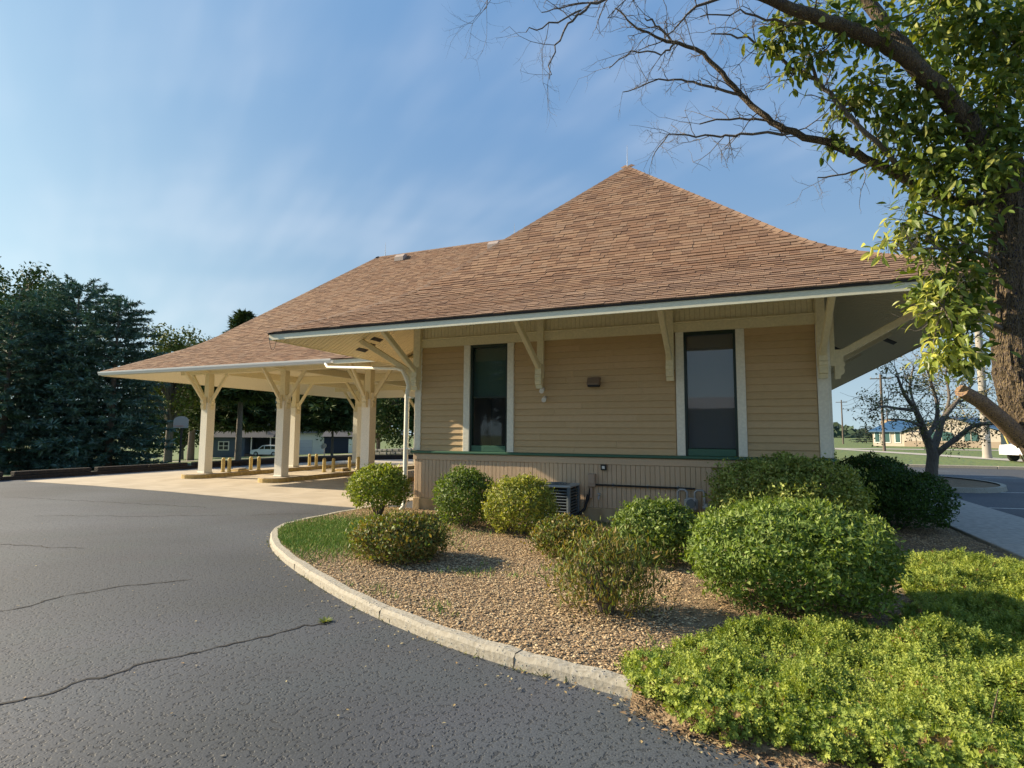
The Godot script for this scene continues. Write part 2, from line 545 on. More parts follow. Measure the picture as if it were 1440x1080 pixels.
# ---------------------------------------------------------------- roofs
func prof_at(prof: Array, s: float) -> Array:
	# slope length -> [t, h, slope direction]
	var left := s
	for i in prof.size() - 1:
		var d: Vector2 = prof[i + 1] - prof[i]
		if left <= d.length() or i == prof.size() - 2:
			var q: Vector2 = prof[i] + d.normalized() * left
			return [q.x, q.y, d.normalized()]
		left -= d.length()
	return [0, 0, Vector2(1, 0)]

func roof_face(P0: Vector3, al: Vector3, inn: Vector3, L: float, lk: float, rk: float, prof: Array, tabs: Array, deck: MB, clipped: MB, cols: Array) -> void:
	var total := 0.0
	for i in prof.size() - 1: total += (prof[i + 1] - prof[i]).length()
	# deck
	for i in prof.size() - 1:
		var p: Vector2 = prof[i]
		var q: Vector2 = prof[i + 1]
		var a := P0 + al * (lk * p.x) + inn * p.x + Vector3.UP * (p.y - 0.012)
		var b := P0 + al * (L + rk * p.x) + inn * p.x + Vector3.UP * (p.y - 0.012)
		var d := P0 + al * (L + rk * q.x) + inn * q.x + Vector3.UP * (q.y - 0.012)
		var e := P0 + al * (lk * q.x) + inn * q.x + Vector3.UP * (q.y - 0.012)
		deck.quad(a, b, d, e)
	var expo := 0.118
	var s := 0.0
	var row := 0
	while s < total - 0.02:
		var A := prof_at(prof, s)
		var B := prof_at(prof, minf(s + expo, total))
		var t0: float = A[0]
		var t1: float = B[0]
		var dir: Vector2 = A[2]
		var up := inn * dir.x + Vector3.UP * dir.y
		var nn := (Vector3.UP * dir.x - inn * dir.y)
		var x0 := lk * t0
		var x1 := L + rk * t0
		var xa := lk * t1
		var xb := L + rk * t1
		var x := minf(x0, xa) - rng.randf() * 0.3
		while x < maxf(x1, xb):
			var wi := rng.randi() % 4
			var w: float = [0.15, 0.20, 0.25, 0.31][wi]
			var tone := rng.randi() % 6
			var lift: float = [0.0, 0.003, 0.006][rng.randi() % 3]
			var l := x
			var r := x + w - 0.004
			x += w
			var base: Vector3 = P0 + inn * t0 + Vector3.UP * A[1]
			if l >= maxf(x0, xa) and r <= minf(x1, xb):
				tabs.append([base + al * (l + r) * 0.5 + nn * lift, Basis(al, nn, -up), wi, tone, r - l])
			else:
				var lb := clampf(l, x0, x1)
				var rb := clampf(r, x0, x1)
				var lt := clampf(l, xa, xb)
				var rt := clampf(r, xa, xb)
				if rb - lb < 0.004 and rt - lt < 0.004: continue
				var top: Vector3 = P0 + inn * t1 + Vector3.UP * B[1]
				clipped.col = cols[tone]
				var f := nn * (0.014 + lift)
				clipped.quad(base + al * lb + f, base + al * rb + f, top + al * rt + nn * 0.003, top + al * lt + nn * 0.003)
				clipped.quad(base + al * lb - nn * 0.004, base + al * rb - nn * 0.004, base + al * rb + f, base + al * lb + f)
		s += expo
		row += 1

func tab_shape(mb: MB, p: Vector3, b: Basis, w: float) -> void:
	var x := b.x * w * 0.5
	var bt := b.y * 0.014
	var dn := b.y * -0.006
	var up := -b.z * 0.135
	var tp := b.y * 0.002
	mb.quad(p - x + bt, p + x + bt, p + x + up + tp, p - x + up + tp)
	mb.quad(p - x + dn, p + x + dn, p + x + bt, p - x + bt)
	mb.tri(p + x + dn, p + x + up + tp, p + x + bt)
	mb.tri(p - x + dn, p - x + bt, p - x + up + tp)

func lay_tabs(tabs: Array, clipped: MB, deck: MB, roof: Node3D) -> void:
	var widths := [0.146, 0.196, 0.246, 0.306]
	var meshes := []
	for w in widths:
		var m := MB.new()
		tab_shape(m, Vector3.ZERO, Basis(), w)
		meshes.append(m.mesh())
	tabs.sort_custom(func(a, b): return a[0].distance_squared_to(cam_pos) < b[0].distance_squared_to(cam_pos))
	var rest := MB.new()
	for i in tabs.size():
		var t: Array = tabs[i]
		if i < 300:
			var o := put("shingle", meshes[t[2]], M.tones[t[3]], roof)
			o.transform = Transform3D(t[1], t[0])
		else:
			var k: StandardMaterial3D = M.tones[t[3]]
			rest.col = k.albedo_color.srgb_to_linear()
			tab_shape(rest, t[0], t[1], widths[t[2]])
	rest.v.append_array(clipped.v); rest.n.append_array(clipped.n); rest.c.append_array(clipped.c)
	part("shingle_courses", rest, M.shingle, roof, "stuff")
	part("roof_deck", deck, M.deck, roof)

func tone_cols() -> Array:
	var r := []
	for k in M.tones: r.append((k as StandardMaterial3D).albedo_color.srgb_to_linear())
	return r

func hip_caps(pts: Array, side_a: Vector3, side_b: Vector3, roof: Node3D) -> void:
	# cap shingles folded over a hip or ridge; pts run upwards, side_a and side_b point down either slope at each point
	var total := 0.0
	for i in pts.size() - 1: total += (pts[i + 1] - pts[i]).length()
	var s := 0.0
	while s < total - 0.05:
		var left := s
		var p := Vector3.ZERO
		var d := Vector3.RIGHT
		for i in pts.size() - 1:
			var e: Vector3 = pts[i + 1] - pts[i]
			if left <= e.length() or i == pts.size() - 2:
				d = e.normalized()
				p = pts[i] + d * left
				break
			left -= e.length()
		var up := (Vector3.UP - d * d.y).normalized()
		var m := MB.new()
		var sa := side_a
		var sb := side_b
		if absf(d.y) > 0.01:
			# on a hip both sides fall as steeply as the slopes do
			sa.y = -absf(d.y / d.x) * absf(sa.x)
			sb.y = -absf(d.y / d.x) * absf(sb.x)
		var a := (sa - d * sa.dot(d)).normalized()
		var b := (sb - d * sb.dot(d)).normalized()
		var w := 0.13
		var q := p + d * 0.25
		var r0 := p + up * 0.022
		var r1 := q + up * 0.012
		m.quad(r0, r1, q + b * w - up * 0.012, p + b * w + up * 0.004)
		m.quad(r1, r0, p + a * w + up * 0.004, q + a * w - up * 0.012)
		m.tri(p + a * w - up * 0.02, r0 - up * 0.02, r0)
		m.quad(p + a * w - up * 0.016, p, r0, p + a * w + up * 0.004)
		m.quad(p, p + b * w - up * 0.016, p + b * w + up * 0.004, r0)
		put("hip_cap", m.mesh(), M.tones[rng.randi() % 6], roof)
		s += 0.19

func clapboard(mb: MB, a: Vector3, b: Vector3, out: Vector3, h: float) -> void:
	# one lapped board from a to b (lower edges), leaning outwards at its foot
	var o := out.normalized()
	mb.prism([a + o * 0.004, a + o * 0.034, a + o * 0.035 + Vector3.UP * 0.006, a + o * 0.010 + Vector3.UP * (h + 0.012), a + o * 0.002 + Vector3.UP * (h + 0.012)], b - a)

func one(called: String, m: Material, parent: Node3D, p: Vector3, s: Vector3, r: float = 0.006, b: Basis = Basis()) -> MeshInstance3D:
	var mb := MB.new()
	if r > 0: mb.bevel(p, s, r, b)
	else: mb.box(p, s, b)
	return part(called, mb, m, parent)

func bar(called: String, m: Material, parent: Node3D, a: Vector3, b: Vector3, w: float, h: float, side: Vector3, r: float = 0.01) -> MeshInstance3D:
	var d := (b - a)
	var z := d.normalized()
	var x := side.normalized()
	var y := z.cross(x).normalized()
	x = y.cross(z)
	var mb := MB.new()
	mb.bevel((a + b) * 0.5, Vector3(w, h, d.length()), r, Basis(x, y, z))
	return part(called, mb, m, parent)

# ---------------------------------------------------------------- the station building
func wall_bracket(b: Node3D, foot: Vector3, out: Vector3, reach: float, low: float, with_back: bool = true) -> void:
	# an eave bracket: back board on the wall, stepped pendant, slanting strut up to the soffit
	var side := out.cross(Vector3.UP)
	var f := Vector3(foot.x, 0, foot.z)
	var br := Node3D.new()
	br.name = "eave_bracket"
	b.add_child(br, true)
	if with_back:
		var m := MB.new()
		m.bevel(f + out * 0.065 + Vector3.UP * (low + 0.95), Vector3(0.13, 1.5, 0.07) if absf(out.z) > 0.5 else Vector3(0.07, 1.5, 0.13), 0.008)
		part("back_board", m, M.cream, br)
	var P := [Vector2(0.03, 0.0), Vector2(0.10, 0.0), Vector2(0.115, 0.06), Vector2(0.15, 0.075), Vector2(0.165, 0.13), Vector2(0.15, 0.18), Vector2(0.17, 0.20), Vector2(0.17, 0.25), Vector2(0.15, 0.27), Vector2(0.15, 0.46), Vector2(0.03, 0.46)]
	var pts := []
	for q in P: pts.append(f + out * (q.x + 0.06) + Vector3.UP * (low + q.y) - side * 0.06)
	var m2 := MB.new()
	m2.prism(pts, side * 0.12)
	part("pendant", m2, M.cream, br)
	var a := f + out * 0.12 + Vector3.UP * (low + 0.36)
	var e := f + out * reach + Vector3.UP * soffit_y(OV - reach)
	bar("strut", M.cream, br, a, e, 0.085, 0.11, side)

func soffit_y(t: float) -> float:
	return EAVE + 0.02 + 0.545 * t

func station() -> void:
	var b := thing("station_building", "single-storey tan clapboard station with a tall flared hip roof of brown shingles", "building", Vector3.ZERO)
	# wall cores with openings for the two front windows
	var wt := 0.16
	var core := MB.new()
	var fz := -wt * 0.5 - 0.004
	var openings := [[1.25, 2.06], [5.34, 6.17]]
	var segs := [[0.0, 1.25], [2.06, 5.34], [6.17, W]]
	for s in segs: core.box(Vector3((s[0] + s[1]) * 0.5, 2.2, fz), Vector3(s[1] - s[0], 4.6, wt))
	for o in openings:
		core.box(Vector3((o[0] + o[1]) * 0.5, 0.58, fz), Vector3(o[1] - o[0] + 0.001, 1.36, wt - 0.004))
		core.box(Vector3((o[0] + o[1]) * 0.5, 3.94, fz), Vector3(o[1] - o[0] + 0.001, 1.13, wt - 0.004))
	core.box(Vector3(W - wt * 0.5, 2.2, -DEPTH * 0.5 - wt * 0.5), Vector3(wt, 4.6, DEPTH - wt))
	core.box(Vector3(wt * 0.5, 2.2, -DEPTH * 0.5 - wt * 0.5), Vector3(wt, 4.6, DEPTH - wt))
	core.box(Vector3(W * 0.5, 2.2, -DEPTH), Vector3(W, 4.6, wt))
	part("wall", core, M.siding_b, b)
	one("room_floor", M.room, b, Vector3(W * 0.5, 0.02, -DEPTH * 0.5 - 0.1), Vector3(W - 0.4, 0.1, DEPTH - 0.5), 0)
	one("room_partition", M.room, b, Vector3(W * 0.5, 2.2, -3.4), Vector3(W - 0.36, 4.3, 0.1), 0)
	one("room_ceiling", M.room, b, Vector3(W * 0.5, 3.62, -1.75), Vector3(W - 0.36, 0.06, 3.1), 0)
	# base course, board skirting, wainscot
	one("base_course", M.skirt, b, Vector3(W * 0.5, 0.13, 0.012), Vector3(W + 0.05, 0.36, 0.04), 0.008)
	one("base_course", M.skirt, b, Vector3(W + 0.012, 0.13, -DEPTH * 0.5), Vector3(0.04, 0.36, DEPTH), 0.008)
	one("base_course", M.skirt, b, Vector3(-0.012, 0.13, -DEPTH * 0.5), Vector3(0.04, 0.36, DEPTH), 0.008)
	var bw := 0.0832
	var wm := MB.new()
	wm.bevel(Vector3.ZERO, Vector3(bw - 0.005, 0.765, 0.03), 0.004)
	var wme := wm.mesh()
	for i in 90:
		var o := put("wainscot_board", wme, M.wain if rng.randf() < 0.6 else M.wain_b, b)
		o.position = Vector3((i + 0.5) * bw, 0.695, 0.010 + rng.randf() * 0.002)
	for i in 190:
		for sx in [W + 0.010, -0.010]:
			if sx < 0 and i > 60: continue
			var o := put("side_wainscot_board", wme, M.wain, b)
			o.position = Vector3(sx, 0.695, -(i + 0.5) * bw)
			o.rotation.y = PI / 2
	one("waist_board", M.wain, b, Vector3(W * 0.5, 1.142, 0.018), Vector3(W + 0.06, 0.125, 0.045))
	one("waist_board", M.wain, b, Vector3(W + 0.018, 1.142, -DEPTH * 0.5 + 0.02), Vector3(0.045, 0.125, DEPTH))
	one("waist_board", M.wain, b, Vector3(-0.018, 1.142, -DEPTH * 0.5 + 0.02), Vector3(0.045, 0.125, DEPTH))
	var cap := one("green_sill_band", M.green, b, Vector3(W * 0.5, 1.234, 0.038), Vector3(W + 0.17, 0.05, 0.10), 0.012)
	cap.set_meta("label", "dark green moulding running along under the windows")
	one("green_sill_band", M.green, b, Vector3(W + 0.038, 1.234, -DEPTH * 0.5 - 0.02), Vector3(0.10, 0.05, DEPTH), 0.012)
	one("green_sill_band", M.green, b, Vector3(-0.038, 1.234, -DEPTH * 0.5 - 0.02), Vector3(0.10, 0.05, DEPTH), 0.012)
	# clapboards
	var h := 0.1175
	var sm := [M.siding, M.siding_b, M.siding_c]
	for r in 18:
		var y := 1.262 + r * h
		var jt := rng.randf_range(2.7, 4.7)
		for s in [[0.13, 1.108], [2.20, jt - 0.0015], [jt + 0.0015, 5.186], [6.30, 7.335]]:
			var m := MB.new()
			clapboard(m, Vector3(s[0], y, 0), Vector3(s[1], y, 0), Vector3(0, 0, 1), h)
			part("clapboard", m, sm[rng.randi() % 3], b)
		var ms := MB.new()
		clapboard(ms, Vector3(W, y, -0.15), Vector3(W, y, -DEPTH), Vector3(1, 0, 0), h)
		part("side_clapboard", ms, sm[rng.randi() % 3], b)
		var ml := MB.new()
		clapboard(ml, Vector3(0, y, -DEPTH), Vector3(0, y, -0.15), Vector3(-1, 0, 0), h)
		part("side_clapboard", ml, sm[rng.randi() % 3], b)
	# frieze, upper beadboard, corner posts
	one("frieze_board", M.cream, b, Vector3(W * 0.5, 3.455, 0.022), Vector3(W + 0.02, 0.155, 0.055))
	one("frieze_moulding", M.cream, b, Vector3(W * 0.5, 3.548, 0.034), Vector3(W + 0.04, 0.034, 0.08), 0.012)
	one("frieze_board", M.cream, b, Vector3(W + 0.022, 3.465, -DEPTH * 0.5), Vector3(0.055, 0.175, DEPTH))
	one("frieze_board", M.cream, b, Vector3(-0.022, 3.465, -DEPTH * 0.5), Vector3(0.055, 0.175, DEPTH))
	var bead := MB.new()
	bead.bevel(Vector3.ZERO, Vector3(0.078, 0.9, 0.02), 0.004)
	var beadm := bead.mesh()
	for i in 92:
		var o := put("beadboard", beadm, M.cream, b)
		o.position = Vector3((i + 0.5) * 0.0814, 4.014, 0.008)
	for x in [0.055, W - 0.072]:
		one("corner_post", M.white, b, Vector3(x, 2.42, 0.02), Vector3(0.15, 2.30, 0.06))
		one("corner_post", M.white, b, Vector3(W + 0.02 if x > 1 else -0.02, 2.42, -0.075), Vector3(0.06, 2.30, 0.15))
	# windows
	for i in 2:
		station_window(b, openings[i][0], openings[i][1], i)
	# brackets
	wall_bracket(b, Vector3(2.75, 0, 0), Vector3(0, 0, 1), 1.5, 2.46)
	wall_bracket(b, Vector3(5.12, 0, 0), Vector3(0, 0, 1), 1.5, 2.53)
	for x in [0.06, W - 0.075]:
		wall_bracket(b, Vector3(x, 0, 0.02), Vector3(0, 0, 1), 1.5, 2.50)
	for zz in [-0.075, -3.0, -6.0, -9.0, -12.0]:
		wall_bracket(b, Vector3(W + 0.02, 0, zz), Vector3(1, 0, 0), 1.5, 2.50)
		wall_bracket(b, Vector3(-0.02, 0, zz), Vector3(-1, 0, 0), 1.5, 2.50)
	# soffit of narrow boards running down the slope, with a dark backing behind the joints
	var sof := Node3D.new()
	sof.name = "soffit"
	b.add_child(sof)
	var L := W + 2 * OV
	var LD := DEPTH + 2 * OV
	for side in 3:
		var P0: Vector3 = [Vector3(-OV, 0, OV), Vector3(W + OV, 0, OV), Vector3(-OV, 0, -DEPTH - OV)][side]
		var al: Vector3 = [Vector3(1, 0, 0), Vector3(0, 0, -1), Vector3(0, 0, 1)][side]
		var inn: Vector3 = [Vector3(0, 0, -1), Vector3(-1, 0, 0), Vector3(1, 0, 0)][side]
		var ln := L if side == 0 else LD
		var boards := MB.new()
		var back := MB.new()
		var x := 0.02
		while x < ln - 0.02:
			var x2 := minf(x + 0.115, ln)
			var m1 := minf(OV, minf(x, ln - x))
			var m2 := minf(OV, minf(x2, ln - x2))
			var q := func(xx: float, t: float) -> Vector3: return P0 + al * xx + inn * t + Vector3.UP * soffit_y(t)
			var a: Vector3 = q.call(x, 0.0)
			var bb: Vector3 = q.call(x2 - 0.014, 0.0)
			var cc: Vector3 = q.call(x2 - 0.014, m2)
			var dd: Vector3 = q.call(x, m1)
			if m1 > 0.03 and m2 > 0.03:
				boards.prism([a, bb, cc, dd], Vector3(0, 0.014, 0))
			x = x2
		back.prism([P0 + Vector3.UP * (soffit_y(0) + 0.035), P0 + al * ln + Vector3.UP * (soffit_y(0) + 0.035), P0 + al * (ln - OV) + inn * OV + Vector3.UP * (soffit_y(OV) + 0.035), P0 + al * OV + inn * OV + Vector3.UP * (soffit_y(OV) + 0.035)], Vector3(0, 0.02, 0))
		part("soffit_boards", boards, M.cream, sof, "stuff")
		part("soffit_backing", back, M.cream, sof)
	for q in [[-1.75, -0.42], [-1.55, -0.42], [-1.35, -0.42]]:
		one("soffit_vent", M.black, sof, Vector3(q[0], soffit_y(OV + q[0]) - 0.006, q[1]), Vector3(0.11, 0.012, 0.34), 0.0, Basis(Vector3(0, 0, 1), atan(0.545)))
	for q in [[9.1, -3.6], [9.1, -9.8], [8.6, -6.5]]:
		one("soffit_vent", M.black, sof, Vector3(q[0], soffit_y(W + OV - q[0]) - 0.006, q[1]), Vector3(0.26, 0.012, 0.3), 0.0, Basis(Vector3(0, 0, 1), -atan(0.545)))
	# fascia boards and drip edge
	one("fascia", M.fascia, b, Vector3(W * 0.5, EAVE + 0.055, OV + 0.012), Vector3(L + 0.05, 0.11, 0.025), 0.004)
	one("fascia", M.fascia, b, Vector3(W + OV + 0.012, EAVE + 0.055, -DEPTH * 0.5 - 0.012), Vector3(0.025, 0.11, LD), 0.004)
	one("fascia", M.fascia, b, Vector3(-OV - 0.012, EAVE + 0.055, -DEPTH * 0.5 - 0.012), Vector3(0.025, 0.11, LD), 0.004)
	one("drip_edge", M.drip, b, Vector3(W * 0.5, EAVE + 0.126, OV + 0.02), Vector3(L + 0.08, 0.03, 0.05), 0.004)
	one("drip_edge", M.drip, b, Vector3(W + OV + 0.02, EAVE + 0.126, -DEPTH * 0.5 - 0.01), Vector3(0.05, 0.03, LD), 0.004)
	one("drip_edge", M.drip, b, Vector3(-OV - 0.02, EAVE + 0.126, -DEPTH * 0.5 - 0.01), Vector3(0.05, 0.03, LD), 0.004)
	# roof
	var roof := Node3D.new()
	roof.name = "roof"
	b.add_child(roof)
	var prof := [Vector2(-0.05, 0.142), Vector2(0.6, 0.46), Vector2(1.2, 0.785), Vector2(1.45, 0.925), Vector2(1.65, 1.05), Vector2(1.83, 1.175), Vector2(2.0, 1.305), Vector2(2.15, 1.43), Vector2(2.3, 1.565), Vector2(2.45, 1.708), Vector2(5.745, 5.04)]
	var tabs := []
	var deck := MB.new()
	var clip := MB.new()
	var cols := tone_cols()
	var y0 := EAVE
	roof_face(Vector3(-OV, y0, OV), Vector3(1, 0, 0), Vector3(0, 0, -1), L, 1, -1, prof, tabs, deck, clip, cols)
	roof_face(Vector3(W + OV, y0, OV), Vector3(0, 0, -1), Vector3(-1, 0, 0), LD, 1, -1, prof, tabs, deck, clip, cols)
	roof_face(Vector3(-OV, y0, -DEPTH - OV), Vector3(0, 0, 1), Vector3(1, 0, 0), LD, 1, -1, prof, tabs, deck, clip, cols)
	roof_face(Vector3(W + OV, y0, -DEPTH - OV), Vector3(-1, 0, 0), Vector3(0, 0, 1), L, 1, -1, prof, tabs, deck, clip, cols)
	lay_tabs(tabs, clip, deck, roof)
	var hl := []
	var hr := []
	for p in prof:
		hl.append(Vector3(-OV + p.x, y0 + p.y + 0.008, OV - p.x))
		hr.append(Vector3(W + OV - p.x, y0 + p.y + 0.008, OV - p.x))
	hip_caps(hl, Vector3(1, -0.25, 1), Vector3(-1, -0.25, -1), roof)
	hip_caps(hr, Vector3(-1, -0.25, 1), Vector3(1, -0.25, -1), roof)
	var rid := MB.new()
	rid.tube([Vector3(W * 0.5, 8.38, -3.70), Vector3(W * 0.5, 8.95, -3.70)], [0.010, 0.003], 6)
	part("lightning_rod", rid, M.grey, b)
	# downspout at the left front corner and its elbows, fed from the canopy gutter
	var dn := thing("downspout", "white downspout pipe running down the corner of the tan station wall", "downspout", Vector3(-0.16, 0, 0.12))
	var pipe := MB.new()
	var pts := [Vector3(-3.95, 3.48, -2.05), Vector3(-3.8, 3.36, -1.95), Vector3(-0.35, 2.98, -0.15), Vector3(-0.13, 2.92, -0.02), Vector3(-0.02, 2.75, 0.0), Vector3(0.04, 2.6, 0.0), Vector3(0.02, 2.5, 0.0), Vector3(0, 2.4, 0), Vector3(0, 0.25, 0), Vector3(0, 0.12, 0.04), Vector3(0, 0.05, 0.16)]
	pipe.tube(pts, [0.045, 0.034, 0.034, 0.045, 0.05, 0.05, 0.05, 0.05, 0.05, 0.05, 0.05], 8)
	part("pipe", pipe, M.white, dn)
	for y in [0.5, 1.3, 2.35]:
		var st := MB.new()
		st.box(Vector3(0.03, y, -0.02), Vector3(0.17, 0.03, 0.115))
		part("strap", st, M.white, dn)
	# loose cable at the eave corner
	var cb := thing("loose_cable", "dark cable loop hanging from the corner of the eave", "cable", Vector3(-OV, EAVE, OV))
	var cm := MB.new()
	var cp := []
	var crr := []
	for i in 13:
		var t := i / 12.0
		cp.append(Vector3(-0.02 + t * 0.16, 0.05 - sin(t * PI) * 0.24, 0.03 - t * 0.05))
		crr.append(0.005)
	cm.tube(cp, crr, 5)
	part("cord", cm, M.black, cb)

func station_window(b: Node3D, x0: float, x1: float, which: int) -> void:
	var w := Node3D.new()
	w.name = "window"
	b.add_child(w, true)
	w.set_meta("label", ["tall window with its upper half behind a dark green shade", "tall window mirroring the sky beside the corner post"][which])
	var y0 := 1.262
	var y1 := 3.378
	var xm := (x0 + x1) * 0.5
	one("side_trim", M.white, w, Vector3(x0 - 0.068, (y0 + y1) * 0.5, 0.026), Vector3(0.136, y1 - y0, 0.06))
	one("side_trim", M.white, w, Vector3(x1 + 0.068, (y0 + y1) * 0.5, 0.026), Vector3(0.136, y1 - y0, 0.06))
	for x in [x0 + 0.02, x1 - 0.02]: one("jamb", M.dark_green, w, Vector3(x, (y0 + y1) * 0.5, -0.03), Vector3(0.04, y1 - y0, 0.10), 0.004)
	one("head", M.dark_green, w, Vector3(xm, y1 - 0.03, -0.03), Vector3(x1 - x0 - 0.08, 0.06, 0.10), 0.004)
	one("bottom_rail", M.green, w, Vector3(xm, y0 + 0.06, -0.005), Vector3(x1 - x0 - 0.08, 0.12, 0.05), 0.006)
	if which == 0: one("meeting_rail", M.dark_green, w, Vector3(xm, 2.33, -0.045), Vector3(x1 - x0 - 0.08, 0.032, 0.035), 0.004)
	var pn := MB.new()
	pn.box(Vector3(xm, (y0 + y1) * 0.5 + 0.04, -0.055), Vector3(x1 - x0 - 0.09, y1 - y0 - 0.18, 0.001))
	part("pane", pn, M.plain_glass if which == 0 else M.glass, w)
	if which == 0:
		one("roller_shade", M.shade, w, Vector3(xm, 2.85, -0.11), Vector3(x1 - x0 - 0.02, 1.06, 0.006), 0)

# ---------------------------------------------------------------- canopy
const CE := 3.46
func brace(parent: Node3D, a: Vector3, e: Vector3, side: Vector3) -> void:
	bar("brace", M.cream, parent, a, e, 0.085, 0.11, side)

func canopy() -> void:
	var c := thing("drive_through_canopy", "open drive-through canopy with a brown shingle roof on white timber columns", "canopy", Vector3(-7.5, 0, -8.4))
	var o := Vector3(7.5, 0, 8.4)
	var u0 := -13.6
	var z0 := -2.0
	var zb := -14.72
	var tm := 6.36
	var prof := [Vector2(-0.05, 0.13), Vector2(0.96, 0.66), Vector2(1.6, 1.02), Vector2(1.85, 1.18), Vector2(2.05, 1.32), Vector2(2.25, 1.48), Vector2(2.45, 1.65), Vector2(2.6, 1.79), Vector2(tm, 5.28)]
	var roof := Node3D.new()
	roof.name = "roof"
	c.add_child(roof)
	roof.position = o
	var tabs := []
	var deck := MB.new()
	var clip := MB.new()
	var cols := tone_cols()
	var L := -1.92 - u0
	roof_face(Vector3(u0, CE, z0), Vector3(1, 0, 0), Vector3(0, 0, -1), L, 1, 0.98, prof, tabs, deck, clip, cols)
	roof_face(Vector3(u0, CE, zb), Vector3(0, 0, 1), Vector3(1, 0, 0), z0 - zb, 1, -1, prof, tabs, deck, clip, cols)
	roof_face(Vector3(-1.92, CE, zb), Vector3(-1, 0, 0), Vector3(0, 0, 1), L, -0.98, -1, prof, tabs, deck, clip, cols)
	lay_tabs(tabs, clip, deck, roof)
	var hf := []
	var hb := []
	for p in prof:
		hf.append(Vector3(u0 + p.x, CE + p.y + 0.008, z0 - p.x))
		hb.append(Vector3(u0 + p.x, CE + p.y + 0.008, zb + p.x))
	hip_caps(hf, Vector3(1, -0.25, 1), Vector3(-1, -0.25, -1), roof)
	hip_caps(hb, Vector3(-1, -0.25, 1), Vector3(1, -0.25, -1), roof)
	hip_caps([Vector3(u0 + tm, CE + 5.285, z0 - tm), Vector3(3.0, CE + 5.285, z0 - tm)], Vector3(0, -1, 1), Vector3(0, -1, -1), roof)
	for q in [[-6.9, -8.36], [-1.25, -8.36]]:
		var r := MB.new()
		r.tube([o + Vector3(q[0], CE + 5.26, q[1]), o + Vector3(q[0], CE + 5.85, q[1])], [0.012, 0.003], 6)
		part("lightning_rod", r, M.grey, c)
	# roof vents
	for x in [-5.9, -1.9]:
		var vm := MB.new()
		var p := o + Vector3(x, CE + 4.93, z0 - tm + 0.36)
		vm.prism([p + Vector3(-0.20, -0.10, 0.16), p + Vector3(-0.20, 0.06, 0.16), p + Vector3(-0.20, 0.20, 0.02), p + Vector3(-0.20, 0.20, -0.12), p + Vector3(-0.20, -0.10, -0.12)], Vector3(0.40, 0, 0))
		part("roof_vent", vm, mat(0.42, 0.34, 0.29, 0.6), roof).position = -o
	# soffit, ceiling, fascia
	var sy := func(t): return CE + 0.02 + 0.545 * t
	var ct := 0.9
	var cy: float = sy.call(ct)
	var sm := MB.new()
	var ur := -0.02
	var A := [Vector3(u0, sy.call(0), z0), Vector3(ur, sy.call(0), z0), Vector3(ur, cy, z0 - ct), Vector3(u0 + ct, cy, z0 - ct)]
	var B := [Vector3(u0, sy.call(0), zb), Vector3(u0, sy.call(0), z0), Vector3(u0 + ct, cy, z0 - ct), Vector3(u0 + ct, cy, zb + ct)]
	var Cc := [Vector3(u0, sy.call(0), zb), Vector3(u0 + ct, cy, zb + ct), Vector3(ur, cy, zb + ct), Vector3(ur, sy.call(0), zb)]
	for Q in [A, B, Cc]:
		var pts := []
		for q in Q: pts.append(o + q)
		sm.prism(pts, Vector3(0, 0.02, 0))
	part("soffit", sm, M.ceiling, c)
	var x := u0 + ct
	while x < ur - 0.1:
		var x2 := minf(x + 1.22, ur)
		one("ceiling_panel", M.ceiling, c, o + Vector3((x + x2) * 0.5, cy + 0.012, (z0 + zb) * 0.5), Vector3(x2 - x - 0.006, 0.02, z0 - zb - 2 * ct), 0.003)
		x = x2
	one("fascia", M.fascia, c, o + Vector3((u0 - 1.9) * 0.5, CE + 0.06, z0 + 0.012), Vector3(-1.9 - u0 + 0.05, 0.12, 0.025), 0.004)
	one("fascia", M.fascia, c, o + Vector3(u0 - 0.012, CE + 0.06, (z0 + zb) * 0.5), Vector3(0.025, 0.12, z0 - zb), 0.004)
	one("fascia", M.fascia, c, o + Vector3((u0 - 1.9) * 0.5, CE + 0.06, zb - 0.012), Vector3(-1.9 - u0 + 0.05, 0.12, 0.025), 0.004)
	# gutters: an open trough along each eave
	for q in [[Vector3(u0 - 0.05, CE + 0.02, z0 + 0.075), Vector3(-3.9, CE + 0.02, z0 + 0.075), Vector3(0, 0, 1)], [Vector3(u0 + 3.5, CE + 0.02, zb - 0.075), Vector3(-3.9, CE + 0.02, zb - 0.075), Vector3(0, 0, -1)]]:
		var gm := MB.new()
		var n: Vector3 = q[2]
		var ring := []
		for k in [Vector2(-0.05, 0.11), Vector2(-0.05, 0.0), Vector2(0.03, 0.0), Vector2(0.045, 0.04), Vector2(0.06, 0.07), Vector2(0.062, 0.115), Vector2(0.054, 0.115), Vector2(0.05, 0.075), Vector2(0.034, 0.045), Vector2(0.024, 0.01), Vector2(-0.042, 0.01), Vector2(-0.042, 0.11)]:
			ring.append(o + q[0] + n * k.x + Vector3.UP * k.y)
		gm.prism(ring, q[1] - q[0])
		part("gutter", gm, M.gutter, c)
	# beams and columns
	for u in [-11.4, -7.87, -4.43]:
		one("beam", M.cream, c, o + Vector3(u, cy - 0.13, -8.5), Vector3(0.18, 0.26, 10.6), 0.012)
	for zc in [-4.3, -8.5, -12.7]:
		one("beam", M.cream, c, o + Vector3(-7.0, cy - 0.15, zc), Vector3(11.6, 0.30, 0.182), 0.012)
	for u in [-11.4, -7.87, -4.43]:
		for zc in [-4.3, -8.5, -12.7]:
			column(c, o + Vector3(u, 0.15, zc), cy - 0.15, zc)
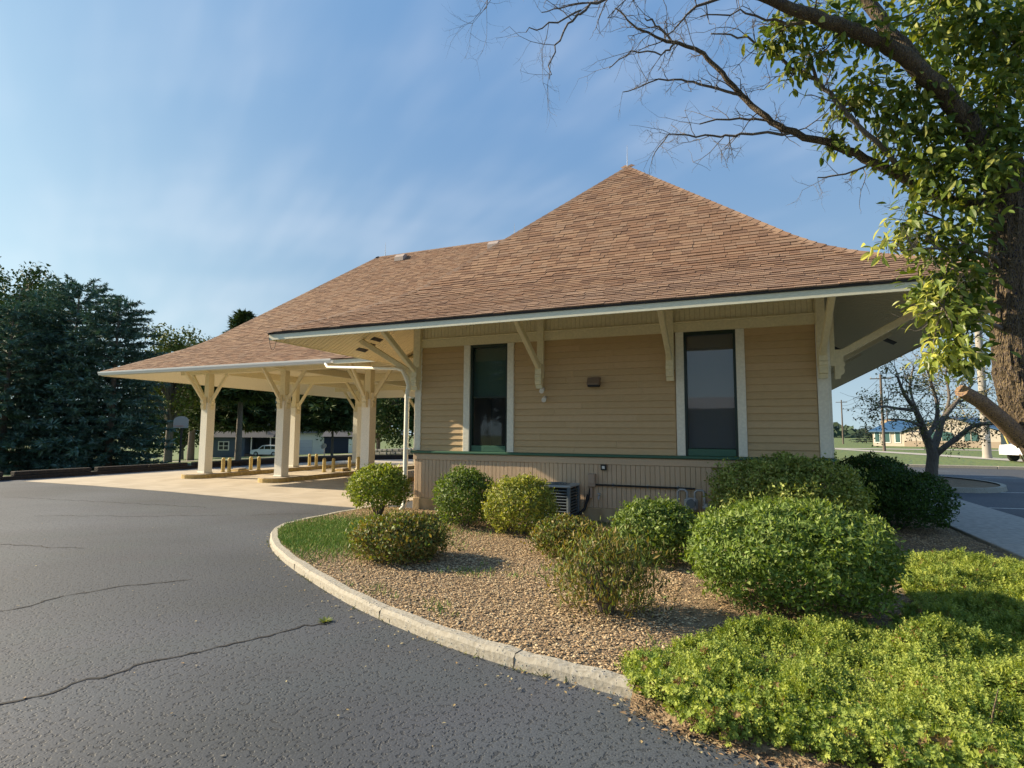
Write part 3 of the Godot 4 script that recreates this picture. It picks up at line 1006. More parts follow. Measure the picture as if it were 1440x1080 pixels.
	# islands
	for u in [-11.4, -7.87, -4.43]:
		var isl := thing("lane_island", {-11.4: "long yellow kerbed island farthest from the station wall", -7.87: "yellow kerbed island between the two drive-through lanes", -4.43: "yellow kerbed island nearest the station wall"}[u], "traffic island", Vector3(u, 0, -8.4), "islands under the drive-through canopy")
		var out := []
		var zf := -3.55
		var zk := -13.6
		var hw := 0.46
		for k in 9:
			var a := PI * k / 8.0
			out.append(Vector3(cos(a) * hw, 0.0, zf + 8.4 - 0.4 + sin(a) * 0.42))
		for k in 9:
			var a := PI + PI * k / 8.0
			out.append(Vector3(cos(a) * hw, 0.0, zk + 8.4 + 0.4 + sin(a) * 0.42))
		var km := MB.new()
		km.prism(out, Vector3(0, 0.135, 0))
		part("kerb", km, M.yellow, isl)
		var top := []
		for p in out: top.append(Vector3(p.x * 0.93, 0.135, p.z * 0.99))
		var tmh := MB.new()
		tmh.prism(top, Vector3(0, 0.02, 0))
		part("island_top", tmh, M.concrete, isl)
	var bol := [[-11.35, -5.0], [-11.1, -5.05], [-11.3, -6.2], [-11.05, -6.35], [-11.35, -9.4], [-11.1, -9.55], [-8.05, -6.55], [-7.75, -6.7], [-8.1, -8.05], [-7.75, -8.15], [-4.3, -6.9]]
	for i in bol.size():
		var q: Array = bol[i]
		var lbl: String = ["yellow bollard next to the outermost front column, on the timber side", "yellow bollard next to the outermost front column, on the lane side", "yellow bollard just behind the low pedestal of the outermost island", "yellow bollard paired behind the low pedestal of the outermost island, on the lane side", "yellow bollard behind the outermost middle column, on the timber side", "yellow bollard behind the outermost middle column, on the lane side", "yellow bollard in front of the dark pedestal on the middle island, on the timber side", "yellow bollard in front of the dark pedestal on the middle island, on the station side", "yellow bollard behind the dark pedestal on the middle island, on the timber side", "yellow bollard behind the dark pedestal on the middle island, on the station side", "single yellow bollard on the island nearest the station wall"][i]
		var t := thing("bollard", lbl, "bollard", Vector3(q[0], 0.155, q[1]), "yellow bollards on the canopy islands")
		var m := MB.new()
		m.lathe(Vector3.ZERO, [Vector2(0.0, 0.0), Vector2(0.062, 0.0), Vector2(0.062, 0.46), Vector2(0.056, 0.49), Vector2(0.035, 0.515), Vector2(0.0, 0.522)], 14)
		part("post", m, M.bollard, t)
		var f := MB.new()
		f.lathe(Vector3.ZERO, [Vector2(0.0, 0.012), Vector2(0.09, 0.012), Vector2(0.09, 0.0)], 14)
		part("base_ring", f, M.yellow, t)
	for q in [[-11.2, -5.6, "farthest from"], [-7.9, -7.4, "between the lanes beside"]]:
		var t := thing("pedestal_stub", "low flat cut-off pedestal on the island " + q[2] + " the station wall", "pedestal", Vector3(q[0], 0.155, q[1]))
		one("plate", M.yellow, t, Vector3(0, 0.03, 0), Vector3(0.42, 0.06, 0.5), 0.01)
		one("stub", M.concrete, t, Vector3(0, 0.085, 0), Vector3(0.3, 0.05, 0.36), 0.01)

func column(c: Node3D, p: Vector3, top: float, zc: float) -> void:
	var col := Node3D.new()
	col.name = "column"
	c.add_child(col, true)
	col.position = p
	var y1 := 2.5
	one("plinth", M.white, col, Vector3(0, 0.03, 0), Vector3(0.36, 0.06, 0.36), 0.012)
	var sh := MB.new()
	sh.prism([Vector3(-0.155, 0.06, 0.155), Vector3(0.155, 0.06, 0.155), Vector3(0.155, 0.06, -0.155), Vector3(-0.155, 0.06, -0.155)], Vector3(0, y1 - 0.06, 0))
	part("shaft", sh, M.white, col)
	one("upper_post", M.cream, col, Vector3(0, (y1 + top - 0.15) * 0.5, 0), Vector3(0.22, top - y1 - 0.15, 0.22), 0.012)
	var h := top - 0.12
	for s in [-1.0, 1.0]:
		var cap := MB.new()
		cap.prism([Vector3(s * 0.11, y1 - 0.25, -0.07), Vector3(s * 0.185, y1 - 0.25, -0.07), Vector3(s * 0.215, y1 - 0.12, -0.07), Vector3(s * 0.185, y1 - 0.06, -0.07), Vector3(s * 0.235, y1 + 0.02, -0.07), Vector3(s * 0.20, y1 + 0.2, -0.07), Vector3(s * 0.11, y1 + 0.2, -0.07)], Vector3(0, 0, 0.14))
		part("pendant", cap, M.cream, col)
		brace(col, Vector3(s * 0.15, y1 + 0.06, 0), Vector3(s * 1.0, h, 0), Vector3(0, 0, 1))
	var fs := 1.0 if zc > -8.0 else -1.0
	if absf(zc + 8.5) < 1.0:
		return
	var cap2 := MB.new()
	cap2.prism([Vector3(-0.07, y1 - 0.25, fs * 0.15), Vector3(-0.07, y1 - 0.25, fs * 0.235), Vector3(-0.07, y1 - 0.12, fs * 0.27), Vector3(-0.07, y1 - 0.06, fs * 0.235), Vector3(-0.07, y1 + 0.02, fs * 0.29), Vector3(-0.07, y1 + 0.2, fs * 0.25), Vector3(-0.07, y1 + 0.2, fs * 0.15)], Vector3(0.14, 0, 0))
	part("pendant", cap2, M.cream, col)
	brace(col, Vector3(0, y1 + 0.06, fs * 0.2), Vector3(0, h + 0.1, fs * 1.15), Vector3(1, 0, 0))

# ---------------------------------------------------------------- fittings on the front wall
func wall_fittings() -> void:
	# condenser
	var ac := thing("air_conditioner", "grey outdoor air conditioning unit standing against the wainscot", "air conditioner", Vector3(3.15, 0.1, 0.42))
	one("pad", M.walk, ac, Vector3(0, -0.02, 0), Vector3(0.82, 0.06, 0.72), 0.01)
	one("core", M.black, ac, Vector3(0, 0.31, 0), Vector3(0.62, 0.54, 0.52), 0.02)
	for sx in [-1, 1]:
		for sz in [-1, 1]: one("corner_post", M.ac, ac, Vector3(sx * 0.335, 0.31, sz * 0.285), Vector3(0.06, 0.6, 0.06), 0.012)
	for i in 11:
		var y := 0.05 + i * 0.05
		for s in [-1, 1]:
			one("louvre", M.ac, ac, Vector3(0, y, s * 0.29), Vector3(0.60, 0.022, 0.02), 0.004, Basis(Vector3.RIGHT, s * 0.5))
			one("louvre", M.ac, ac, Vector3(s * 0.335, y, 0), Vector3(0.02, 0.022, 0.50), 0.004, Basis(Vector3.BACK, -s * 0.5))
	one("top_panel", M.ac_light, ac, Vector3(0, 0.62, 0), Vector3(0.74, 0.035, 0.64), 0.012)
	for i in 5:
		var m := MB.new()
		var r := 0.06 + i * 0.05
		var pts := []
		var rr := []
		for k in 25:
			pts.append(Vector3(cos(TAU * k / 24) * r, 0.648, sin(TAU * k / 24) * r))
			rr.append(0.005)
		m.tube(pts, rr, 4, false)
		part("fan_guard_ring", m, M.ac, ac)
	# disconnect box with whip
	var bx := thing("disconnect_box", "small tan electrical box with a black whip beside the air conditioner", "electrical box", Vector3(3.73, 0.80, 0.03))
	one("case", M.tan_box, bx, Vector3(0, 0, 0.05), Vector3(0.13, 0.23, 0.10), 0.008)
	one("lid", M.tan_box, bx, Vector3(0, 0.02, 0.108), Vector3(0.11, 0.16, 0.014), 0.004)
	one("lower_conduit", M.tan_box, bx, Vector3(-0.02, -0.22, 0.04), Vector3(0.05, 0.22, 0.05), 0.01)
	for k in 2:
		var m := MB.new()
		m.tube([Vector3(-0.03 - k * 0.04, -0.13 - 0.13 * k, 0.05), Vector3(-0.06 - k * 0.03, -0.34, 0.07), Vector3(-0.12, -0.5, 0.10), Vector3(-0.22, -0.62, 0.2)], [0.014, 0.014, 0.014, 0.014] if k == 0 else [0.026, 0.026, 0.026, 0.026], 7)
		part("whip", m, M.black, bx)
	# gas pipe and meter
	var gp := thing("gas_pipe", "thin dark gas pipe running level along the wainscot", "pipe", Vector3(4.5, 0.7, 0.05))
	var gm := MB.new()
	gm.tube([Vector3(-0.72, 0.02, 0.02), Vector3(0.60, 0.02, 0.02), Vector3(0.98, 0.02, 0.03)], [0.016, 0.016, 0.016], 8)
	part("pipe", gm, M.black, gp)
	for x in [-0.4, 0.2, 0.7]: one("clip", M.grey, gp, Vector3(x, 0.02, 0.0), Vector3(0.03, 0.06, 0.04), 0.004)
	var mt := thing("gas_meter", "round grey gas meter with bent inlet pipes beside the bushes", "gas meter", Vector3(5.42, 0.47, 0.16))
	var mm := MB.new()
	mm.bevel(Vector3(0, 0, 0), Vector3(0.22, 0.22, 0.14), 0.04)
	part("case", mm, M.grey, mt)
	var md := MB.new()
	md.tube([Vector3(0, 0.02, 0.06), Vector3(0, 0.02, 0.10)], [0.075, 0.07], 18)
	part("dial", md, M.ac, mt)
	for s in [-1, 1]:
		var pm := MB.new()
		pm.tube([Vector3(s * 0.06, 0.1, 0), Vector3(s * 0.06, 0.2, 0), Vector3(s * 0.10, 0.235, 0), Vector3(s * 0.18, 0.235, 0), Vector3(s * 0.21, 0.2, 0), Vector3(s * 0.21, -0.40 if s < 0 else 0.0, 0)], [0.02, 0.02, 0.02, 0.02, 0.02, 0.02], 8)
		part("pipe", pm, M.grey, mt)
	var rg := MB.new()
	rg.lathe(Vector3(0.25, -0.06, 0.02), [Vector2(0, 0), Vector2(0.07, 0.0), Vector2(0.085, 0.03), Vector2(0.06, 0.06), Vector2(0.03, 0.09), Vector2(0, 0.09)], 14)
	part("regulator", rg, M.grey, mt)
	# flood light
	var fl := thing("wall_light", "small black square light on the waist board", "wall light", Vector3(3.94, 1.03, 0.03))
	one("housing", M.black, fl, Vector3(0, 0, 0.03), Vector3(0.10, 0.10, 0.06), 0.008)
	one("lens", M.gutter, fl, Vector3(0, 0, 0.062), Vector3(0.05, 0.05, 0.008), 0.004)
	var hb := thing("hose_tap", "small brass hose tap low on the wainscot", "tap", Vector3(3.86, 0.53, 0.03))
	var hm := MB.new()
	hm.tube([Vector3(0, 0, 0), Vector3(0, 0, 0.07), Vector3(0, -0.02, 0.10), Vector3(0, -0.06, 0.11)], [0.014, 0.016, 0.018, 0.014], 8)
	part("spout", hm, M.grey, hb)
	var hw := MB.new()
	hw.tube([Vector3(0, 0.03, 0.07), Vector3(0, 0.045, 0.07)], [0.03, 0.03], 10)
	part("handle", hw, M.grey, hb)
	# vent hood
	var vh := thing("vent_hood", "tan metal vent hood on the clapboards between the windows", "vent hood", Vector3(3.78, 2.56, 0.02))
	var vm := MB.new()
	vm.prism([Vector3(-0.11, 0.08, 0), Vector3(-0.11, 0.08, 0.09), Vector3(-0.11, -0.04, 0.17), Vector3(-0.11, -0.06, 0.17), Vector3(-0.11, -0.06, 0)], Vector3(0.22, 0, 0))
	part("hood", vm, mat(0.20, 0.14, 0.095, 0.6), vh)
	one("opening", M.black, vh, Vector3(0, -0.075, 0.08), Vector3(0.2, 0.03, 0.14), 0)
	# twin lamp heads under the bracket
	for i in 2:
		var t := thing("spot_lamp", ["white spot lamp head tucked under the bracket pendant", "small white lamp head on the clapboards below the bracket"][i], "lamp", Vector3(2.80 + i * 0.02, 2.43 - i * 0.16, 0.10 if i == 0 else 0.03))
		var lm := MB.new()
		lm.tube([Vector3(0, 0.02, 0.02), Vector3(0.01, 0.0, 0.07), Vector3(0.03, -0.03, 0.14)], [0.025, 0.035, 0.045], 10)
		part("head", lm, M.gutter, t)
		var bm := MB.new()
		bm.tube([Vector3(0, 0.02, -0.02), Vector3(0, 0.02, 0.025)], [0.04, 0.03], 10)
		part("mount", bm, M.gutter, t)

# ---------------------------------------------------------------- planted bed
var kerb_out := PackedVector2Array([Vector2(-1.04, 0.09), Vector2(-1.09, 0.94), Vector2(-1.08, 1.85), Vector2(-1.0, 2.52), Vector2(-0.74, 3.0), Vector2(-0.38, 3.40), Vector2(0.18, 3.9), Vector2(0.91, 4.41), Vector2(1.69, 4.88), Vector2(2.54, 5.35), Vector2(3.24, 5.68), Vector2(3.98, 5.96), Vector2(4.48, 6.1), Vector2(4.9, 6.19), Vector2(5.26, 6.24), Vector2(5.55, 6.29)])
var bed_edge := PackedVector2Array([Vector2(5.55, 6.29), Vector2(5.85, 6.42), Vector2(6.10, 6.49), Vector2(6.4, 6.56), Vector2(6.9, 6.6), Vector2(7.6, 6.62), Vector2(9.4, 6.6)])

func bed() -> void:
	var kb := thing("bed_kerb", "curved weathered concrete kerb bordering the planted bed", "kerb", Vector3(2, 0, 4))
	# outline resampled, in segments of about two metres
	var dense := PackedVector2Array()
	for i in kerb_out.size() - 1:
		for s in 4:
			var a := kerb_out[maxi(i - 1, 0)]
			var d := kerb_out[mini(i + 2, kerb_out.size() - 1)]
			dense.append(kerb_out[i].cubic_interpolate(kerb_out[i + 1], a, d, s / 4.0))
	dense.append(kerb_out[kerb_out.size() - 1])
	var inner := PackedVector2Array()
	for i in dense.size():
		var t := (dense[mini(i + 1, dense.size() - 1)] - dense[maxi(i - 1, 0)]).normalized()
		inner.append(dense[i] + Vector2(t.y, -t.x) * 0.12)
	var seg := 0
	var i0 := 0
	while i0 < dense.size() - 1:
		var i1 := mini(i0 + 10, dense.size() - 1)
		var m := MB.new()
		for i in range(i0, i1):
			var rows := []
			for k in [i, i + 1]:
				var o := dense[k]
				var n := inner[k]
				if k == i0 and i0 > 0:
					o = o.lerp(dense[k + 1], 0.04); n = n.lerp(inner[k + 1], 0.04)
				var y: float = 0.09 + 0.005 * sin(k * 1.7) + 0.004 * sin(seg * 5.0)
				rows.append([v2(o, -0.02), v2(o.lerp(n, 0.06), y - 0.03), v2(o.lerp(n, 0.22), y), v2(o.lerp(n, 0.92), y), v2(n, y - 0.012), v2(n, -0.02)])
			for r in 5: m.quad(rows[0][r] - Vector3(2, 0, 4), rows[1][r] - Vector3(2, 0, 4), rows[1][r + 1] - Vector3(2, 0, 4), rows[0][r + 1] - Vector3(2, 0, 4))
		for e in [i0, i1]:
			var o := dense[e]
			var n := inner[e]
			m.quad(v2(o, -0.02) - Vector3(2, 0, 4), v2(n, -0.02) - Vector3(2, 0, 4), v2(n, 0.085) - Vector3(2, 0, 4), v2(o, 0.07) - Vector3(2, 0, 4))
		part("kerb_stone", m, M.kerb, kb)
		i0 = i1
		seg += 1
	# soil
	var poly := PackedVector2Array()
	for p in inner: poly.append(p)
	for i in bed_edge.size(): poly.append(bed_edge[i])
	poly.append_array(PackedVector2Array([Vector2(9.42, -16), Vector2(W, -16), Vector2(W, 0.0), Vector2(-0.9, 0.0)]))
	var soil := MB.new()
	var idx := Geometry2D.triangulate_polygon(poly)
	for i in range(0, idx.size(), 3):
		var a := v2(poly[idx[i]], 0.075)
		var b := v2(poly[idx[i + 1]], 0.075)
		var c := v2(poly[idx[i + 2]], 0.075)
		if (b - a).cross(c - a).y < 0: soil.tri(a, c, b)
		else: soil.tri(a, b, c)
	for i in bed_edge.size() - 1: soil.quad(v2(bed_edge[i], -0.01) + Vector3(0, 0, 0.14), v2(bed_edge[i + 1], -0.01) + Vector3(0, 0, 0.14), v2(bed_edge[i + 1], 0.075), v2(bed_edge[i], 0.075))
	struct("planting_bed", "brown soil of the planted bed in front of the station", soil, M.soil)
	# chips
	var cm := MB.new()
	var pts := [Vector3(0.5, 0, 0.1), Vector3(0.15, 0, 0.38), Vector3(-0.45, 0, 0.25), Vector3(-0.5, 0, -0.2), Vector3(0.05, 0, -0.4)]
	for i in 5:
		cm.tri(pts[i], Vector3(0.02, 0.26, 0.0), pts[(i + 1) % 5]) if false else cm.tri(pts[(i + 1) % 5], pts[i], Vector3(0.03, 0.26, 0.02))
	var chip := cm.mesh()
	var xf := []
	var cs := []
	var tan := [Color(0.46, 0.335, 0.19), Color(0.36, 0.245, 0.135), Color(0.56, 0.43, 0.26), Color(0.27, 0.18, 0.105), Color(0.45, 0.35, 0.22), Color(0.50, 0.35, 0.19)]
	var tries := 0
	while xf.size() < 80000 and tries < 800000:
		tries += 1
		var p := Vector2(rng.randf_range(-1.0, 9.4), rng.randf_range(-3.0, 6.5))
		if p.x > 5.6 and p.y > 0.3 and rng.randf() < 0.75: continue
		if p.x > W and rng.randf() < 0.3: continue
		if not Geometry2D.is_point_in_polygon(p, poly): continue
		var s := rng.randf_range(0.012, 0.034)
		var b := Basis(Vector3.UP, rng.randf() * TAU) * Basis(Vector3.RIGHT, rng.randf_range(-0.5, 0.5)) * Basis(Vector3.BACK, rng.randf_range(-0.5, 0.5))
		xf.append(Transform3D(b.scaled(Vector3(s, s * rng.randf_range(0.35, 0.9), s)), Vector3(p.x, 0.078 + rng.randf() * 0.012, p.y)))
		var k: Color = tan[rng.randi() % 6]
		cs.append(k * rng.randf_range(0.75, 1.2))
	scatter("bark_mulch", "pinkish brown stone chips covering the planted bed", chip, M.chip, xf, cs)
	# grass in the bed and along the kerb
	var fn := FastNoiseLite.new()
	fn.seed = 8
	fn.frequency = 0.8
	var gr := MB.new()
	tries = 0
	var made := 0
	while made < 26000 and tries < 300000:
		tries += 1
		var p := Vector2(rng.randf_range(-0.9, 5.6), rng.randf_range(0.2, 6.2))
		if not Geometry2D.is_point_in_polygon(p, poly): continue
		var d := exp(-pow((p.x - 0.45) / 1.0, 2) - pow((p.y - 2.9) / 1.1, 2)) * 1.6 + clampf(fn.get_noise_2d(p.x, p.y) - 0.25, 0, 1) * 0.35
		if rng.randf() > d: continue
		made += 1
		var l := rng.randf_range(0.03, 0.09)
		var dr := Vector3(rng.randf_range(-0.8, 0.8), 1, rng.randf_range(-0.8, 0.8)).normalized()
		var g := rng.randf()
		gr.col = Color(0.13, 0.26, 0.045).lerp(Color(0.34, 0.33, 0.11), g * g)
		gr.leaf(Vector3(p.x, 0.075, p.y), dr, Vector3(rng.randf_range(-1, 1), 0.2, rng.randf_range(-1, 1)).normalized(), l, 0.009)
	for i in 420:
		# weeds in the joint between kerb and asphalt
		var k := rng.randi() % (dense.size() - 1)
		if fn.get_noise_1d(k * 1.3) < 0.05: continue
		var p := dense[k].lerp(dense[k + 1], rng.randf())
		gr.col = Color(0.16, 0.20, 0.05).lerp(Color(0.30, 0.25, 0.12), rng.randf())
		gr.leaf(Vector3(p.x, 0.0, p.y + rng.randf() * 0.03), Vector3(rng.randf_range(-1, 1), rng.randf_range(0.3, 1), rng.randf_range(-0.2, 1)).normalized(), Vector3(rng.randf_range(-1, 1), 0.5, rng.randf_range(-1, 1)).normalized(), rng.randf_range(0.02, 0.06), 0.007)
	var go := put("bed_grass", gr.mesh(), M.leaf_matte, self, "stuff")
	go.set_meta("label", "short sparse grass growing among the chips near the kerb")
	go.set_meta("category", "grass")
	var wd := thing("weed", "small green weed growing from the crack in the asphalt", "weed", Vector3(2.86, 0.0, 5.92))
	var wm := MB.new()
	for i in 60:
		var a := rng.randf() * TAU
		wm.col = Color(0.13, 0.20, 0.05).lerp(Color(0.3, 0.32, 0.1), rng.randf())
		wm.leaf(Vector3(cos(a), 0, sin(a)) * rng.randf() * 0.03, Vector3(cos(a), rng.randf_range(0.2, 0.8), sin(a)).normalized(), Vector3.UP, rng.randf_range(0.03, 0.07), 0.014)
	part("leaves", wm, M.leaf, wd, "stuff")
	# fallen leaves and grit on the asphalt by the kerb
	var lt := MB.new()
	for i in 420:
		var p: Vector2
		if i < 260:
			var k := rng.randi() % (dense.size() - 1)
			var t := (dense[k + 1] - dense[k]).normalized()
			p = dense[k] + Vector2(-t.y, t.x) * absf(rng.randfn(0.02, 0.16))
		else: p = Vector2(rng.randf_range(-6, 6.5), rng.randf_range(3.0, 9.0))
		if Geometry2D.is_point_in_polygon(p, poly): continue
		lt.col = [Color(0.36, 0.27, 0.13), Color(0.30, 0.20, 0.10), Color(0.42, 0.36, 0.2), Color(0.22, 0.2, 0.17)][rng.randi() % 4]
		var a := rng.randf() * TAU
		var s := rng.randf_range(0.012, 0.034)
		lt.leaf(Vector3(p.x, 0.006 + rng.randf() * 0.006, p.y), Vector3(cos(a), rng.randf() * 0.2, sin(a)).normalized(), Vector3.UP, s, s * 0.6)
	for i in 2600:
		var k := rng.randi() % (bed_edge.size() - 2)
		var p := bed_edge[k].lerp(bed_edge[k + 1], rng.randf()) + Vector2(rng.randfn() * 0.03, rng.randfn() * 0.09 + 0.04)
		lt.col = [Color(0.30, 0.20, 0.11), Color(0.20, 0.13, 0.08), Color(0.40, 0.31, 0.19), Color(0.10, 0.075, 0.05)][rng.randi() % 4]
		var a := rng.randf() * TAU
		var s := rng.randf_range(0.012, 0.05)
		var off := bed_edge[k].lerp(bed_edge[k + 1], 0.5).y
		lt.leaf(Vector3(p.x, clampf(0.075 - (p.y - off) * 0.6, 0.008, 0.09) + rng.randf() * 0.012, p.y), Vector3(cos(a), rng.randf() * 0.25, sin(a)).normalized(), Vector3.UP, s, s * rng.randf_range(0.15, 0.6))
	var lo := put("leaf_litter", lt.mesh(), M.leaf_matte, self, "stuff")
	lo.set_meta("label", "dry fallen leaf scraps scattered on the asphalt by the kerb")
	lo.set_meta("category", "leaf litter")

func scatter(called: String, label: String, me: Mesh, m: Material, xf: Array, cs: Array, parent: Node3D = null) -> MultiMeshInstance3D:
	var mm := MultiMesh.new()
	mm.transform_format = MultiMesh.TRANSFORM_3D
	mm.use_colors = true
	mm.mesh = me
	mm.instance_count = xf.size()
	for i in xf.size():
		mm.set_instance_transform(i, xf[i])
		mm.set_instance_color(i, cs[i])
	var o := MultiMeshInstance3D.new()
	o.multimesh = mm
	o.material_override = m
	o.name = called if parent else numbered(called)
	if parent: parent.add_child(o, true)
	else:
		add_child(o)
		o.set_meta("label", label)
	o.set_meta("kind", "stuff")
	return o

# ---------------------------------------------------------------- plants
func bush(label: String, p: Vector3, r: Vector3, n: int, leaf_l: float, pal: Array, seed_: int, opt: Dictionary = {}) -> void:
	# a clipped shrub: leaves crowd a lumpy shell, thinner inside, on a few stems
	var t := thing("shrub", label, "shrub", Vector3(p.x, p.y, p.z), "shrubs in the planted bed")
	rng.seed = seed_
	var fn := FastNoiseLite.new()
	fn.seed = seed_
	fn.frequency = 1.6
	var m := MB.new()
	var cy: float = opt.get("lift", 0.0)
	var boxy: float = opt.get("boxy", 0.0)
	var ragged: float = opt.get("ragged", 0.14)
	var upright: float = opt.get("upright", 0.0)
	var narrow: float = opt.get("narrow", 0.5)
	var c := Vector3(0, cy + r.y * 0.5, 0)
	for i in int(n * 1.9):
		var d := Vector3(rng.randfn(), rng.randfn(), rng.randfn()).normalized()
		if d.y < -0.75: d.y = absf(d.y)
		var sh := d
		if boxy > 0.0:
			var q := maxf(absf(d.x), maxf(absf(d.y), absf(d.z)))
			sh = d.lerp(d / q * 0.86, boxy)
		var k := 1.0 + fn.get_noise_3d(d.x * 1.3, d.y * 1.3, d.z * 1.3) * 0.26 + fn.get_noise_3d(d.x * 5, d.y * 5, d.z * 5) * ragged
		if fn.get_noise_3d(d.x * 2.6 + 7.0, d.y * 2.6, d.z * 2.6) < -0.38 and rng.randf() < 0.6: continue
		var dep := rng.randf()
		k -= dep * dep * dep * 0.55
		k += maxf(0.0, rng.randfn(0.0, 0.4)) * ragged
		var q2 := c + Vector3(sh.x * r.x * 0.5, sh.y * r.y * 0.5, sh.z * r.z * 0.5) * k
		if q2.y < 0.02: q2.y = 0.02 + rng.randf() * 0.08
		var nrm := (d + Vector3(rng.randfn(), rng.randfn(), rng.randfn()) * 0.55).normalized()
		var dir := (Vector3(rng.randfn(), rng.randfn() + 0.3 + upright, rng.randfn()) + d * 0.6).normalized()
		dir = (dir - nrm * dir.dot(nrm) * 0.7).normalized()
		var tone: Color = pal[mini(int(pow(rng.randf(), 1.2) * pal.size()), pal.size() - 1)]
		m.col = tone * rng.randf_range(1.1, 1.9)
		var l := leaf_l * rng.randf_range(0.7, 1.5)
		m.leaf(q2, dir, nrm, l, l * narrow)
	for i in int(n / 90.0):
		# stray shoots standing out of the clipped outline
		var d := Vector3(rng.randfn(), absf(rng.randfn()) + 0.25, rng.randfn()).normalized()
		var q3 := c + Vector3(d.x * r.x, d.y * r.y, d.z * r.z) * 0.47
		var g := (d + Vector3(rng.randfn(), rng.randfn() + 1.2, rng.randfn()) * 0.4).normalized()
		var ln := rng.randf_range(0.05, 0.13)
		for k in 7:
			var nn := Vector3(rng.randfn(), rng.randfn(), rng.randfn()).normalized()
			m.col = (pal[rng.randi() % pal.size()] as Color) * rng.randf_range(1.0, 1.7)
			m.leaf(q3 + g * ln * k / 6.0, (g * 0.6 + nn * 0.7).normalized(), nn.cross(g).normalized(), leaf_l * 0.9, leaf_l * narrow * 0.8)
	part("foliage", m, opt.get("mat", M.leaf), t, "stuff")
	var ns: int = opt.get("stems", 7)
	for i in ns:
		var a := TAU * (i + rng.randf() * 0.6) / ns
		var o := Vector3(cos(a) * r.x * 0.32, 0, sin(a) * r.z * 0.32)
		var st := MB.new()
		st.tube([o * 0.15, o * 0.45 + Vector3.UP * (cy + r.y * 0.25), o + Vector3.UP * (cy + r.y * rng.randf_range(0.55, 0.8))], [0.014, 0.010, 0.004], 5)
		part("stem", st, M.bark_grey, t)

func bushes() -> void:
	var lime := [Color(0.15, 0.19, 0.035), Color(0.20, 0.24, 0.045), Color(0.26, 0.28, 0.06), Color(0.10, 0.14, 0.03)]
	var mid := [Color(0.08, 0.125, 0.03), Color(0.11, 0.16, 0.04), Color(0.16, 0.21, 0.06), Color(0.055, 0.09, 0.022)]
	var dark := [Color(0.035, 0.075, 0.018), Color(0.05, 0.095, 0.022), Color(0.028, 0.058, 0.015)]
	var rust := [Color(0.10, 0.13, 0.035), Color(0.15, 0.12, 0.04), Color(0.20, 0.15, 0.05), Color(0.13, 0.17, 0.045), Color(0.07, 0.07, 0.03)]
	var pal_yel := [Color(0.17, 0.195, 0.04), Color(0.23, 0.25, 0.05), Color(0.12, 0.15, 0.035), Color(0.28, 0.27, 0.075)]
	bush("yellow-green shrub on bare stems beside the downspout", Vector3(-0.02, 0.07, 1.2), Vector3(1.08, 0.80, 1.0), 4200, 0.05, lime, 101, {"lift": 0.12, "stems": 12, "ragged": 0.16})
	bush("mid-green round shrub under the shaded window", Vector3(1.92, 0.07, 1.5), Vector3(0.98, 0.92, 0.95), 5200, 0.042, mid, 102, {"lift": 0.0})
	bush("round yellow-tinged shrub in front of the air conditioner", Vector3(3.02, 0.07, 1.75), Vector3(1.08, 0.86, 1.0), 5600, 0.042, pal_yel, 103, {"lift": 0.0})
	bush("low rust-tipped shrub standing alone near the kerb bend", Vector3(2.28, 0.07, 3.95), Vector3(1.12, 0.50, 0.95), 5200, 0.042, rust, 104, {"ragged": 0.26, "upright": 0.7})
	bush("small rust-tipped shrub in front of the electrical box", Vector3(4.15, 0.07, 2.95), Vector3(0.86, 0.44, 0.75), 4200, 0.04, rust, 105, {"ragged": 0.26, "upright": 0.7})
	bush("scraggly brown upright shrub beside the juniper mat", Vector3(5.08, 0.07, 4.95), Vector3(0.80, 0.60, 0.64), 2100, 0.055, rust, 106, {"ragged": 0.6, "upright": 1.8, "narrow": 0.24, "stems": 46})
	bush("medium green shrub in front of the gas meter", Vector3(5.22, 0.07, 2.85), Vector3(1.02, 0.72, 0.95), 5600, 0.042, mid, 107, {})
	bush("wide clipped shrub against the wall under the mirrored window", Vector3(6.80, 0.07, 0.78), Vector3(2.02, 1.20, 1.2), 13000, 0.048, [Color(0.17, 0.22, 0.055), Color(0.22, 0.265, 0.08), Color(0.27, 0.295, 0.105), Color(0.12, 0.16, 0.04)], 108, {"boxy": 0.35})
	bush("largest clipped green shrub rising out of the junipers", Vector3(6.58, 0.07, 4.1), Vector3(1.68, 0.90, 1.5), 17000, 0.044, [Color(0.11, 0.165, 0.035), Color(0.145, 0.205, 0.05), Color(0.19, 0.24, 0.07), Color(0.07, 0.11, 0.025)], 109, {"boxy": 0.25, "narrow": 0.4, "ragged": 0.09})
	bush("dark rounded shrub at the building corner by the sidewalk", Vector3(8.62, 0.07, -1.35), Vector3(1.5, 0.95, 1.6), 8000, 0.045, dark, 110, {"boxy": 0.3, "ragged": 0.06})
	bush("dark low mounded shrub behind the corner shrub", Vector3(8.62, 0.07, -3.3), Vector3(1.5, 1.12, 2.0), 7000, 0.05, dark, 111, {"boxy": 0.2, "ragged": 0.06})
	bush("small green shrub against the side wall of the station", Vector3(8.05, 0.07, -6.8), Vector3(0.95, 1.35, 1.3), 4000, 0.05, [Color(0.07, 0.11, 0.025), Color(0.10, 0.15, 0.035)], 112, {})
	junipers()

